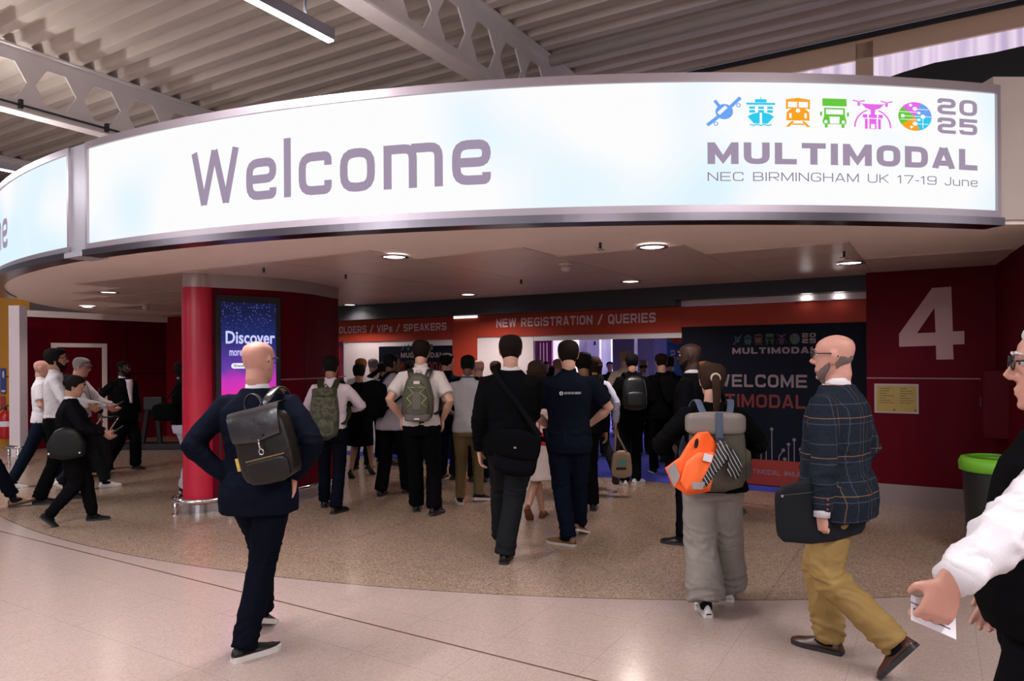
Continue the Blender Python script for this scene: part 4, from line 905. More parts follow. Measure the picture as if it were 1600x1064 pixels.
        if hair=='pony':
            MB().tube([Vector((.028*math.cos(a),-.122,.142+.028*math.sin(a))) for a in [2*PI*i/14 for i in range(14)]],.007,8,close=True).build('hair_tie',cloth_c('tie cream',(.5,.42,.3)),ho,smooth=True)
    if beard: bo=remesh(beard_mesh(beard!='short'),'beard',hairm(hairc if beard!='grey' else 'grey'),root,.006,1); bo.matrix_local=HM
    if det<2:
        for s in(-1,1):
            e=MB().ball((0,0,0),.0115,12,8).build('eye',pbr('eye white',(.42,.38,.36),.35),root,smooth=True,M=HM@Matrix.Translation((s*.031,.0765,.134)))
            MB().ball((0,.0085,0),.0055,10,7).build('iris',pbr('iris',(.02,.013,.01),.2),e,smooth=True)
            MB().tube([(s*.012,.098,.158),(s*.03,.097,.163),(s*.05,.081,.157)],[.003,.0045,.002],6).build('eyebrow',hairm(hairc if hair!='bald' else 'stub'),root,smooth=True,M=HM)
    if glasses:
        g=MB()
        for s in(-1,1):
            g.tube([Vector((s*(.032+.024*math.cos(a)),.1035-.10*(abs(.032+.024*math.cos(a))-.03)*.35,.134+.019*math.sin(a))) for a in [2*PI*i/18 for i in range(18)]],.0026,7,close=True)
            g.tube([(s*.056,.098,.14),(s*.074,.082,.141),(s*.081,.03,.141),(s*.083,-.012,.139),(s*.082,-.035,.122)],.003,7)
        g.tube([(-.009,.106,.138),(0,.108,.141),(.009,.106,.138)],.0026,6); g.build('glasses',glasses,root,smooth=True,M=HM)
    # ---- clothes
    def sleeve(g,i,r0,r1,r2,length,off):
        s=(-1,1)[i]; e=E[i]; wr=Wr[i]
        inn=T(s*.085*sw,-.014,1.405); w_=w**.5
        if length=='long':
            end=wr.lerp(e,.03); pts=[inn,S[i]+Vector((0,0,.004)),S[i].lerp(e,.4),e.lerp(S[i],.12),e,e.lerp(end,.12),e.lerp(end,.6),end]
            g.tube(pts,[.05*k,r0*k,(r0-.001)*k,r1*k,r1*k,r1*k,(r1*.45+r2*.55)*k,r2*k],16)
        else:
            end=S[i].lerp(e,.72); g.tube([inn,S[i]+Vector((0,0,.004)),S[i].lerp(e,.4),end],[.05*k,(r0-.003)*k,(r0+.001)*k,(r0+.003)*k],16)
    def top_garment(name,d):
        off=d.get('off',.014); g=MB(); hem=d.get('hem',.98)
        torso(g,hem,d.get('ztop',1.485),off,d.get('flare',0),belly,offtop=d.get('offtop',.010))
        sv=d.get('sleeve','long'); pad=d.get('pad',0)
        if sv:
            r0=d.get('r0',.062)*w**.5; r1=d.get('r1',.052)*w**.5; r2=d.get('r2',.036)
            for i in(0,1): sleeve(g,i,r0,r1,r2,sv,off)
        mh=[(1.0,.09,.9)] + ([(E[0].z,.09,.8)] if sv=='long' else [])
        return remesh(g,name,d['mat'],root,vg,d.get('sm',3),foldf(d.get('fold',.006)*(1 if det<2 else .8),seed,mh))
    if top: top_garment(top.get('name','shirt'),top)
    if over: top_garment(over.get('name','jacket'),over)
    if collar:
        cm,ch=collar if isinstance(collar,tuple) else (collar,.028)
        R=[]
        for zz,rr in ((1.468,.068),(1.485+ch*.4,.064),(1.49+ch,.0625),(1.49+ch,.0595),(1.47,.058)):
            R.append([T(rr*math.cos(2*PI*j/26)*1.04,-.015+rr*1.0*math.sin(2*PI*j/26),zz-.022*max(0,math.sin(2*PI*j/26))) for j in range(26)])
        MB().rings(R,cap=False).build('collar',cm,root,smooth=True)
    if low:
        g=MB(); rk=low.get('rk',.072)*k; rc=low.get('rc',.066)*k; rt=low.get('rt',.096)*w**.5*k
        if lowtype=='trousers':
            torso(g,.80,low.get('waist',1.02),low.get('off',.010),n=2.3,bel=belly*.5)
            for i in(0,1):
                end=A[i]+(A[i]-K[i]).normalized()*low.get('drop',.022)*k
                g.tube([H[i]+Vector((0,0,.03)),H[i].lerp(K[i],.15)+Vector((0,0,0)),H[i].lerp(K[i],.55),K[i].lerp(H[i],.08),K[i].lerp(A[i],.08),K[i].lerp(A[i],.5),end.lerp(K[i],.06),end],[rt*.92,rt,(rt+rk)/2,rk,rk*.99,(rk+rc)/2,rc,rc],18)
            remesh(g,'trousers',low['mat'],root,vg,low.get('sm',3),foldf(low.get('fold',.006),seed+9,[(K[0].z,.10,1.0),(.14,.09,1.2),(.86,.06,.7)]))
        else:
            z0=low.get('hem',.5); R=[]
            for q in range(8):
                t=q/7; z=1.02-(1.02-z0)*t; f=low.get('flare',.02)*t; wx=(.155+.03*sm(0,.3,t)+f)*w+.020; d=(.118+.022*sm(0,.3,t)+f)+.022
                yo=(A[0].y+A[1].y)/2/k*.35*t*t
                R.append([T(wx*math.cos(2*PI*j/32),0,max(z,.93)) - Vector((0,0,(max(z,.93)-z)*k)) + Vector((0,(d*math.sin(2*PI*j/32)+yo)*k,0)) for j in range(32)])
            g.rings(R); remesh(g,low.get('name','skirt'),low['mat'],root,vg,3,foldf(low.get('fold',.006),seed+9,[]))
    if low and lowtype=='trousers':
        for i in(0,1): MB().tube([K[i].lerp(A[i],.5),A[i].lerp(K[i],.12),A[i],FM[i]@Vector((0,-.012,.055)),FM[i]@Vector((0,.03,.048)),FM[i]@Vector((0,.075,.036))],[.036*k,.039*k,.040*k,.039*k,.035*k,.027*k],12).build('sock',cloth_c('dark sock',(.008,.008,.010)),root,smooth=True)
    for i in(0,1):
        sm_=shoes[0]; so=shoes[1]
        x,y,yw,pt=feet[i][:4]; lf=feet[i][4] if len(feet[i])>4 else 0
        shoe(root,Vector((x*k,y*k,lf*k)),rad(yw),rad(pt),k*(.92 if female else 1),sm_,so,sole_t,shoe_kw.get('high',False))
    M=Matrix.Translation((X,Y,0))@Matrix.Rotation(rad(yaw),4,'Z')
    return dict(root=root,M=M,T=T,S=S,E=E,W=Wr,A=A,K=K,k=k,HM=HM,H=H)
# ---- bags
def rbox(mb,w,h,d,n=4,taper=(1,1,1),rows=12,seg=28,c=(0,0,0)):
    R=[]
    for i in range(rows+1):
        t=-1+2*i/rows; e=max(.02,(1-abs(t)**6))**(1/3); z=t*h/2
        s=taper[0]+(taper[1]-taper[0])*(t+1) if t<0 else taper[1]+(taper[2]-taper[1])*t
        R.append([Vector((c[0]+w/2*s*e*math.copysign(abs(math.cos(a))**(2/n),math.cos(a)),c[1]+d/2*min(1,e)*(.8+.2*s)*math.copysign(abs(math.sin(a))**(2/n),math.sin(a)),c[2]+z)) for a in [2*PI*j/seg for j in range(seg)]])
    mb.rings(R); return mb
def bagroot(name,label,cat,P,local,tilt=0,group=None,rz=0,tx=0):
    t=thing(name,label,cat,(0,0,0),0,group); t.matrix_world=P['M']@Matrix.Translation(Vector(local))@Matrix.Rotation(rad(rz),4,'Z')@Matrix.Rotation(rad(tx),4,'X')@Matrix.Rotation(rad(tilt),4,'Y'); return t
def strap(t,P,pts,mat,w=.024,th=.006,ref=(1,0,0),name='strap',world=False):
    """pts in the wearer's space"""
    inv=t.matrix_world.inverted()@P['M']; q=[Vector(p) for p in pts]
    fine=[]
    for i in range(len(q)-1):
        p0=q[max(i-1,0)];p1=q[i];p2=q[i+1];p3=q[min(i+2,len(q)-1)]
        for a in range(6):
            s=a/6; fine.append(.5*((2*p1)+(p2-p0)*s+(2*p0-5*p1+4*p2-p3)*s*s+(3*p1-p0-3*p2+p3)*s**3))
    fine.append(q[-1]); fine=[inv@p for p in fine]
    return MB().tube(fine,(w,th),10,ref=inv.to_3x3()@Vector(ref),n=3).build(name,mat,t,smooth=True)
def shoulder_straps(t,P,mat,x=.10,zb=1.30,w=.026,yb=-.14,zlow=1.0):
    k=P['k']
    for s in(-1,1):
        strap(t,P,[P['T'](s*x*.45,yb,zb),P['T'](s*x*.78,-.138,1.415),P['T'](s*x*.98,-.075,1.492),P['T'](s*x*1.05,.045,1.475),P['T'](s*x*1.15,.118,1.40),P['T'](s*x*1.3,.14,1.25),P['T'](s*x*1.75,.08,1.10),P['T'](s*x*1.5,-.10,zlow)],mat,w)
# ------------------------------------------------------------------ the people
def L(at,px,py,Yd):                                                   # photo point at depth Yd -> wearer's space for at=(px,Y,yaw,h)
    px0,Y0,yaw,h=at; w_=Vector((PX(px,Yd),Yd,EYE+(HZ-py)/F*Yd)); M=Matrix.Translation((PX(px0,Y0),Y0,0))@Matrix.Rotation(rad(yaw),4,'Z')
    return tuple((M.inverted()@w_)/(h/1.75))
def G(at,px,py,yaw,pitch,lift=0):                                     # foot on the ground under a photo point (sole at lift)
    Yd=F*(EYE-lift)/(py-HZ); p=L(at,px,py,Yd); return (p[0],p[1],yaw,pitch,lift)
BK=cloth_c('black suiting',(.0045,.0045,.0055)); BK2=cloth_c('black cotton',(.0032,.0032,.0038)); BKT=cloth_c('black trousers',(.0035,.0035,.0042),bump=.15)
NAVY=cloth_c('navy suiting',(.0045,.0060,.0125),bscale=300); NAVYT=cloth_c('navy trousers',(.0036,.0048,.0095)); NPOLO=cloth_c('navy polo',(.0050,.0070,.0135))
WSH=cloth_c('white shirting',(.60,.575,.60),bump=.12,var=.04,rough=.8); PSH=cloth_c('pink white shirting',(.62,.54,.60),bump=.12,var=.05); GSH=cloth_c('grey shirting',(.33,.30,.34),bump=.15)
CPOLO=cloth_c('cream polo',(.58,.54,.52),bump=.15); GTEE=cloth_c('pale grey linen',(.42,.42,.44),bump=.2); LBL=cloth_c('pale blue shirting',(.50,.52,.68),bump=.1)
DGT=cloth_c('dark grey trousers',(.014,.015,.017)); KHAKI=cloth_c('khaki cotton',(.16,.115,.055)); CHINO=cloth_c('mustard chino',(.27,.175,.065),var=.12)
JEAN=cloth_c('dark denim',(.0055,.0085,.018),var=.35,vscale=40); PJEAN=cloth_c('pale denim',(.50,.50,.62),var=.08); GLIN=cloth_c('grey linen',(.23,.205,.185),var=.14,bump=.3)
PDRESS=cloth_c('pinkish white dress',(.66,.55,.52)); BEIGE_T=cloth_c('beige knit',(.45,.38,.28))
LEA=pbr('black leather shoe',(.006,.005,.005),.35,var=.1,spec=.3); SOLE=pbr('dark sole',(.015,.014,.014),.6); WSOLE=pbr('white rubber sole',(.62,.58,.55),.55); BRL=pbr('tan leather',(.17,.075,.025),.38,var=.2,vscale=12); DBR=pbr('dark brown leather',(.055,.018,.010),.35,var=.2)
WSHOE=pbr('white trainer',(.68,.66,.66),.5); SNK=pbr('black trainer knit',(.008,.0085,.010),.8,spec=.15); REDS=pbr('red brown sandal',(.14,.03,.015),.4)
def tweed():
    m=cloth_c('tweed',(.014,.018,.027),bump=.5,bscale=160,var=.45,vscale=110); n,l=nt(m); b=n['Principled BSDF']; src=b.inputs['Base Color'].links[0].from_socket
    tc=n.new('ShaderNodeTexCoord'); s=n.new('ShaderNodeSeparateXYZ'); l.new(tc.outputs['Object'],s.inputs[0])
    def line(sock,per,wd,off=0):
        a=n.new('ShaderNodeMath'); a.operation='MULTIPLY_ADD'; a.inputs[1].default_value=1/per; a.inputs[2].default_value=off+20; l.new(sock,a.inputs[0])
        f=n.new('ShaderNodeMath'); f.operation='FRACT'; l.new(a.outputs[0],f.inputs[0]); g=n.new('ShaderNodeMath'); g.operation='LESS_THAN'; g.inputs[1].default_value=wd/per; l.new(f.outputs[0],g.inputs[0]); return g.outputs[0]
    def mix(f,a,c,amt):
        q=n.new('ShaderNodeMix'); q.data_type='RGBA'; mu=n.new('ShaderNodeMath'); mu.operation='MULTIPLY'; mu.inputs[1].default_value=amt; l.new(f,mu.inputs[0]); l.new(mu.outputs[0],q.inputs[0]); l.new(a,q.inputs[6]); q.inputs[7].default_value=(*c,1); return q.outputs[2]
    c=mix(line(s.outputs[2],.10,.004),src,(.075,.085,.12),.55); c=mix(line(s.outputs[0],.085,.004),c,(.075,.085,.12),.5)
    c=mix(line(s.outputs[2],.20,.0045,.35),c,(.20,.11,.05),.8); c=mix(line(s.outputs[0],.17,.0045,.3),c,(.16,.09,.045),.6); l.new(c,b.inputs['Base Color']); return m
TWEED=tweed()
def camo():
    m=pbr('camouflage fabric',(.04,.045,.025),.7,bump=.2,bscale=200); n,l=nt(m); b=n['Principled BSDF']; tc=n.new('ShaderNodeTexCoord'); t=n.new('ShaderNodeTexNoise'); t.inputs['Scale'].default_value=14; t.inputs['Detail'].default_value=2; l.new(tc.outputs['Object'],t.inputs[0])
    r=n.new('ShaderNodeValToRGB'); r.color_ramp.interpolation='CONSTANT'; e=r.color_ramp.elements; e[0].color=(.022,.028,.014,1); e[1].color=(.075,.07,.038,1); e[1].position=.52
    q=e.new(.42); q.color=(.045,.052,.024,1); q=e.new(.6); q.color=(.03,.024,.014,1); l.new(t.outputs[0],r.inputs[0]); l.new(r.outputs[0],b.inputs['Base Color']); return m
CAMO=camo()
JK=lambda m,**k: dict(name='jacket',mat=m,off=.022,hem=.78,flare=.018,r0=.066,r1=.058,r2=.045,offtop=.013,fold=.006,**k)
SH=lambda m,**k: dict(dict(name='shirt',mat=m,off=.012,hem=.97,r0=.064,r1=.054,r2=.037,fold=.007),**k)
TS=lambda m,**k: dict(dict(name='polo_shirt',mat=m,off=.014,hem=.93,sleeve='short',r0=.068,fold=.006),**k)
TR=lambda m,**k: dict(dict(mat=m,rk=.072,rc=.068,off=.011,fold=.006),**k)
# 1 --- bald man in the navy suit, front left
at=(404,4.05,-6,1.755)
p1=person('bald man in a navy suit seen from behind, hand in pocket, rucksack on one shoulder',*at[:3],h=at[3],skin_='pink',w=1.12,hair='bald',hairc='stub',
  feet=(G(at,402,985,0,22),G(at,381,1026,-38,0)),hands=(L(at,352,742,3.98),L(at,459,742,4.0)),epole=((-1,-.35,0),(1,-.55,0)),hdir=((.5,.5,-.9),(-.12,.1,-1)),thumb=((0,1,0),(-.5,1,0)),curl=(.6,.3),
  over=JK(NAVY),top=SH(WSH,sleeve=None),low=TR(NAVYT,rk=.078,rc=.070,rt=.10),shoes=(LEA,WSOLE),sole_t=.03,collar=(WSH,.020),head=(-8,0),glasses=M_BLACK,det=0)
LTH=pbr('dark olive leather',(.008,.0065,.005),.40,bump=.25,bscale=40,var=.35,vscale=9,spec=.3); LTH2=pbr('worn leather flap',(.014,.012,.014),.27,bump=.3,bscale=18,var=.4,vscale=6,spec=.7)
b=bagroot('rucksack','dark olive leather rucksack with shiny flap on the bald man\'s right shoulder','rucksack',p1,L(at,416,693,3.82),13); b.matrix_world=p1['M']@Matrix.Translation(Vector(L(at,416,695,3.80))*p1['k'])@Matrix.Rotation(rad(-14),4,'Y')@Matrix.Rotation(rad(-8),4,'Z')
rbox(MB(),.33,.40,.13,5,(1.0,1.0,.94)).build('body',LTH,b,smooth=True)
fl_=MB(); R=[]
for i in range(9):
    t=i/8; y=[.03,-.02,-.055,-.072,-.080,-.084,-.086,-.087,-.084][i]; z=[.215,.222,.216,.19,.16,.13,.10,.075,.055][i]; ww=.165-.02*t
    R.append([Vector((x*ww,y+.008*abs(x)**3,z-(.02*(1-abs(x))*t if 1 else 0)+.0)) for x in [-1+2*j/12 for j in range(13)]]+[Vector((x*ww,y+.010+.008*abs(x)**3,z-.004-(.02*(1-abs(x))*t))) for x in [1-2*j/12 for j in range(13)]])
fl_.rings(R).build('flap',LTH2,b,smooth=True,edge=50)
MB().box((.02,-.094,.062),(.07,.006,.012)).build('flap_tab',M_BLACK,b)
MB().tube([(.02,-.085,.045),(.02,-.092,.02),(.02,-.09,-.005)],.005,8).build('clasp',M_CHROME,b,smooth=True); MB().tube([Vector((.02+.013*math.cos(a),-.088,-.02+.016*math.sin(a))) for a in [2*PI*i/12 for i in range(12)]],.0035,7,close=True).build('clasp_ring',M_CHROME,b,smooth=True)
MB().box((.02,-.068,-.055),(.24,.006,.007)).build('zip',pbr('brass',(.35,.24,.12),.3,1),b); 
rbox(MB(),.25,.14,.03,5,c=(.02,-.062,-.125)).build('front_pocket',LTH,b,smooth=True)
MB().tube([Vector((-.04+.052*math.cos(a),.03,.235+.062*math.sin(a))) for a in [-.3+(PI+.6)*i/14 for i in range(15)]],(.012,.005),8,ref=(0,1,0)).build('handle',LTH2,b,smooth=True)
MB().tube([(-.10,.04,.20),(-.05,.03,.262),(.0,.03,.27)],.006,8).build('cord',M_BLACK,b,smooth=True) if 0 else None
MB().lathe([(.001,-.035),(.02,-.035),(.02,.035),(.001,.035)],(-.165,-.03,-.06),14).build('side_tin',pbr('yellow label',(.6,.42,.08),.4,var=.5,vscale=40),b,smooth=False)
k=p1['k']; T=p1['T']
strap(b,p1,[b and (p1['M'].inverted()@(b.matrix_world@Vector((.05,.05,.20)))),T(.085,-.155,1.36),T(.125,-.125,1.45),T(.135,-.04,1.492),T(.14,.07,1.45),T(.16,.13,1.32),T(.20,.10,1.16),T(.16,-.06,1.06)],LTH2,.024,.006)
strap(b,p1,[p1['M'].inverted()@(b.matrix_world@Vector((-.14,.05,.12))),p1['M'].inverted()@(b.matrix_world@Vector((-.185,.03,.04))),p1['M'].inverted()@(b.matrix_world@Vector((-.155,.04,-.14)))],LTH,.014,.004)
# 2 --- camouflage rucksack man by the kiosk
at=(517,7.62,0,1.68)
p=person('man in a pale pink shirt and navy trousers wearing a camouflage rucksack beside the kiosk',*at[:3],h=at[3],skin_='med',hair='short',hairc='black',feet=(G(at,506,790,12,0),G(at,524,800,-25,0)),hands=((-.12,.30,1.12),(.13,.30,1.12)),epole=((-1,-.5,0),(1,-.5,0)),
  top=SH(PSH,hem=.94),low=TR(NAVYT,rc=.07),collar=PSH,shoes=(LEA,SOLE),det=1)
b=bagroot('rucksack','camouflage rucksack on the man in the pale pink shirt','rucksack',p,p['T'](-.02,-.20,1.125)); 
rbox(MB(),.30,.56,.15,4,(.95,1,.82)).build('body',CAMO,b,smooth=True); rbox(MB(),.24,.20,.05,4,c=(0,-.075,-.14)).build('front_pocket',CAMO,b,smooth=True); rbox(MB(),.25,.10,.17,4,c=(0,.0,.225)).build('lid',CAMO,b,smooth=True)
MB().tube([(-.03,.05,.27),(0,.05,.31),(.03,.05,.27)],.008,8).build('handle',M_BLACK,b,smooth=True); MB().box((.05,-.103,-.19),(.05,.006,.02)).build('badge',M_BLACK,b)
shoulder_straps(b,p,cloth_c('olive webbing',(.028,.032,.016)),w=.034,zb=1.36,zlow=1.0)
# 3 --- woman in black with bare legs
at=(561,9.75,0,1.58)
p=person('woman in a black top and skirt with bare legs right of the kiosk',*at[:3],h=at[3],skin_='tan',female=True,hair='bun',hairc='black',feet=(G(at,546,748,0,35,.0),G(at,577,742,-10,35,.0)),hands=((-.16,.25,1.05),(.16,.25,1.05)),
  top=SH(BK2,off=.015),low=dict(mat=BK2,hem=.50,flare=.0,name='skirt'),lowtype='skirt',shoes=(LEA,SOLE),det=1)
# 4 --- grey shirt and black bag
at=(612,8.5,-12,1.71)
p=person('dark-skinned man in an untucked grey shirt with a black shoulder bag',*at[:3],h=at[3],skin_='brown',hair='crop',hairc='black',feet=(G(at,594,773,8,0),G(at,636,769,-25,0)),hands=((-.22,.18,1.0),(.24,.2,1.0)),
  top=SH(GSH,hem=.82,flare=.03),low=TR(BKT,rc=.08,rk=.082),collar=(GSH,.03),shoes=(LEA,SOLE),head=(-35,0),glasses=M_BLACK,det=1)
b=bagroot('shoulder_bag','large black shoulder bag behind the man in the grey shirt','bag',p,p['T'](-.17,-.19,1.20),8); rbox(MB(),.34,.46,.16,4,(1,1,.8)).build('body',BK,b,smooth=True); rbox(MB(),.26,.22,.05,4,c=(0,-.08,-.08)).build('front_pocket',BK,b,smooth=True)
strap(b,p,[p['T'](-.10,-.15,1.38),p['T'](-.06,-.13,1.46),p['T'](.02,-.075,1.535),p['T'](.10,.03,1.49),p['T'](.13,.13,1.36)],BK,.022); strap(b,p,[p['T'](-.05,-.16,1.05),p['T'](.06,-.155,1.14),p['T'](.17,-.10,1.24),p['T'](.21,.0,1.27)],BK,.014)
# 5 --- cream polo, grey green rucksack
at=(658,7.45,0,1.845)
p=person('man in a cream short-sleeved shirt wearing a grey green rucksack with bungee cord',*at[:3],h=at[3],skin_='fair',w=1.06,hair='short',hairc='dkbrown',feet=(G(at,650,797,6,0),G(at,677,804,-20,4)),hands=(L(at,627,652,7.45),L(at,691,655,7.5)),epole=((-.8,-1,0),(.8,-1,0)),
  top=TS(CPOLO,hem=.90),low=TR(BKT,rk=.08,rc=.08,rt=.1),collar=(CPOLO,.03),shoes=(LEA,SOLE),det=1,hdir=((0,.1,-1),(0,.1,-1)))
b=bagroot('rucksack','grey green rucksack with lime bungee cord on the man in the cream shirt','rucksack',p,p['T'](-.005,-.205,1.19)); b.scale=(1,1,.90); GG=pbr('grey green nylon',(.062,.062,.042),.6,bump=.2,bscale=200,var=.2,vscale=20); GG2=pbr('grey nylon panel',(.10,.085,.08),.6)
rbox(MB(),.33,.56,.18,3,(.95,1,.62)).build('body',GG,b,smooth=True); rbox(MB(),.24,.42,.09,3,(1,1,.6),c=(0,-.075,-.03)).build('front_pocket',GG,b,smooth=True); MB().box((0,-.122,-.03),(.085,.008,.20)).build('panel',GG2,b,bevel=.003); rbox(MB(),.26,.10,.10,4,c=(0,-.066,-.22)).build('lower_pocket',GG2,b,smooth=True)
LIME=pbr('lime cord',(.42,.52,.10),.5)
for s in(-1,1): MB().tube([(s*.015,-.125,.115),(s*.09,-.115,.125),(s*.035,-.125,.06),(s*.10,-.115,.0),(s*.05,-.127,-.06),(s*.10,-.115,-.10)],.0042,6).build('bungee_cord',LIME,b,smooth=True)
lg=MB(); 
lg.box((0,-.113,.175),(.06,.004,.035)); lg.build('emblem',pbr('pale emblem',(.55,.50,.48),.5),b); MB().box((0,-.118,-.235),(.05,.004,.02)).build('emblem',pbr('pale emblem',(.55,.50,.48),.5),b)
MB().tube([(-.03,.05,.275),(-.025,.05,.315),(.025,.05,.315),(.03,.05,.275)],.009,8).build('handle',pbr('pale emblem',(.55,.50,.48),.5),b,smooth=True)
shoulder_straps(b,p,M_BLACK,zb=1.38,w=.032)
# 6 --- pale grey shirt, khaki trousers
at=(731,8.0,0,1.69)
p=person('man in a pale grey short-sleeved shirt, khaki trousers and black trainers',*at[:3],h=at[3],skin_='brown',hair='crop',hairc='black',feet=(G(at,718,786,10,0),G(at,746,783,-55,8)),hands=((-.2,.22,1.05),(.2,.22,1.05)),
  top=TS(GTEE,hem=.85,flare=.01),low=TR(KHAKI,rk=.07,rc=.058),collar=(GTEE,.03),shoes=(SNK,WSOLE),sole_t=.032,det=1)
R=[[p['T']((.075+o)*math.cos(a),-.02+(.072+o)*math.sin(a),1.492+h_) for o,h_ in((0,0),(.006,0),(.006,.012),(0,.012))] for a in [2*PI*i/24 for i in range(24)]]
MB().rings(R,False,True).build('lanyard',pbr('dark lanyard',(.03,.06,.07),.6),p['root'])
# 7 --- black jacket man with messenger bag, centre
at=(797,5.72,0,1.835)
p7=person('man in a black jacket and dark grey trousers carrying a messenger bag',*at[:3],h=at[3],skin_='fair',w=1.12,hair='short',hairc='dkbrown',feet=((-.08,.36,0,-6),G(at,787,878,-8,0)),hands=(L(at,748,705,5.75),L(at,816,645,6.1)),epole=((-.6,-1,0),(.35,-1,-.3)),hdir=((0.1,.1,-1),(-.6,.8,.1)),
  over=JK(BK2,hem=.82) if 0 else dict(JK(BK2),hem=.84),top=SH(WSH,sleeve=None),low=TR(DGT,rk=.085,rc=.08,rt=.105),collar=(WSH,.020),shoes=(LEA,SOLE),det=0,hip=.01)
b=bagroot('messenger_bag','black messenger bag at the back of the man in the black jacket','bag',p7,Vector(L(at,806,708,5.46))*p7['k'],10); rbox(MB(),.34,.36,.13,6,(1,1,1)).build('body',BK,b,smooth=True)
fb_=MB(); rbox(fb_,.35,.22,.04,6,c=(0,-.06,.07)); fb_.build('flap',BK2,b,smooth=True); MB().box((-.02,-.084,.05),(.02,.006,.012)).build('buckle',M_STEEL,b)
T=p7['T']; ins=lambda x,y,z: p7['M'].inverted()@(b.matrix_world@Vector((x,y,z)))
strap(b,p7,[ins(.16,.03,.16),T(.13,-.16,1.12),T(.04,-.155,1.25),T(-.06,-.155,1.38),T(-.11,-.115,1.46),T(-.12,-.03,1.495),T(-.10,.1,1.42),T(.02,.16,1.25)],BK,.022); strap(b,p7,[ins(.16,.03,.15),ins(.22,.10,.12),ins(.2,.25,.2)],BK,.02)
# 8 --- navy polo with printed back
at=(888,6.2,0,1.80)
p8=person('man in a navy polo shirt with white print across the back and jeans',*at[:3],h=at[3],skin_='fair',w=1.12,hair='short',hairc='dkbrown',feet=(G(at,885,852,58,0),G(at,902,838,-30,18)),hands=(L(at,862,672,6.4),L(at,921,664,6.42)),epole=((-1,-.3,0),(1,-.3,0)),hdir=((.5,.8,-.3),(-.5,.8,-.3)),
  top=TS(NPOLO,hem=.95,r0=.075),low=TR(JEAN,rk=.078,rc=.07,rt=.10),collar=(NPOLO,.026),shoes=(BRL,WSOLE),sole_t=.02,det=0,kneepole=(-.15,1,0))
pr_=MB()
def back(x,z,o=0): return Vector((x,-.150-.012+.30*x*x-o,z))
lg=MB(); flatpoly(lg,circ(-.075,1.348,.017,20),back,[circ(-.075,1.348,.006,12)]); lg.build('back_emblem',pbr('white print',(.55,.55,.58),.6),p8['root'])
lettering('back_print','SUSTENTUS ENERGY',-.05,.095,1.34,.019,back,pbr('white print',(.55,.55,.58),.6),p8['root'],.2)
# 9 --- woman in white dress, red bag
at=(838,7.1,-8,1.62)
p=person('woman in a pale pinkish dress half hidden left of the navy polo man',*at[:3],h=at[3],skin_='fair',female=True,hair='long',hairc='brown',feet=((.03,.25,-5,0),(-.10,-.08,-5,42,.03)),hands=((-.2,.2,1.0),(.25,.1,.95)),
  top=SH(PDRESS,off=.014),low=dict(mat=PDRESS,hem=.46,flare=.01,name='dress_skirt'),lowtype='skirt',shoes=(REDS,REDS),det=1)
RB=pbr('red bag leather',(.50,.012,.02),.35)
b=bagroot('handbag','small bright red handbag on a red strap beside the pale dress','bag',p,Vector(L(at,850,686,6.7))*p['k']); rbox(MB(),.12,.13,.07,5,(1,1,.85)).build('body',RB,b,smooth=True); MB().box((0,-.036,.02),(.08,.006,.006)).build('zip',M_DARKM,b)
strap(b,p,[p['M'].inverted()@(b.matrix_world@Vector((-.05,0,.06))),p['T'](.04,-.15,1.12),p['T'](0.0,-.145,1.26),p['T'](-.08,-.12,1.42),p['T'](-.09,-.0,1.475),p['T'](-.05,.12,1.35)],RB,.008,.004)
# 10 / 11 --- behind the navy polo
at=(911,7.7,0,1.70)
p=person('man with curly black hair in black clothes just behind the navy polo',*at[:3],h=at[3],skin_='med',hair='curly',hairc='black',feet=((-.1,.02,0,0),(.1,-.05,-10,0)),hands=((-.26,.05,.86),(.26,.05,.86)),over=dict(JK(BK),hem=.86),low=TR(BKT),shoes=(LEA,SOLE),det=1)
at=(928,8.6,0,1.66)
p=person('woman with brown hair and pale blue sleeves wearing a black rucksack and carrying a tote',*at[:3],h=at[3],skin_='fair',female=True,hair='long',hairc='brown',feet=(G(at,917,772,0,0),G(at,959,756,-15,40,.12)),hands=((-.25,.05,.86),L(at,961,662,8.5)),
  top=SH(LBL),low=TR(DGT,rc=.055,rk=.062),shoes=(REDS,SOLE),det=1)
b=bagroot('rucksack','plain black rucksack on the woman with pale blue sleeves','rucksack',p,p['T'](.02,-.19,1.19)); rbox(MB(),.30,.46,.15,4,(1,1,.8)).build('body',BK,b,smooth=True); rbox(MB(),.22,.2,.05,4,c=(0,-.08,-.06)).build('front_pocket',BK,b,smooth=True); shoulder_straps(b,p,BK)
TOTE=pbr('beige canvas',(.36,.27,.19),.85,bump=.2,bscale=200); Y=8.4
t=thing('tote_bag','beige canvas tote bag with a turquoise patch hanging from a hand in the queue','bag',(PX(970,Y),Y,EYE+(HZ-748)/F*Y)); 
rbox(MB(),.24,.33,.09,6,(1.05,1,.86),c=(0,0,.165)).build('body',TOTE,t,smooth=True); MB().box((0,-.049,.19),(.09,.006,.06)).build('print',pbr('turquoise print',(.08,.32,.28),.6),t); MB().box((-.01,-.049,.12),(.12,.006,.03)).build('print',M_BLACK,t)
for yy in(-.03,.03): MB().tube([(-.08,yy,.31),(-.07,yy*.6,.5),(-.055,0,.62),(-.04,yy*.6,.5),(.06,yy,.31)],(.010,.004),8,ref=(1,0,0)).build('handle',TOTE,t,smooth=True)
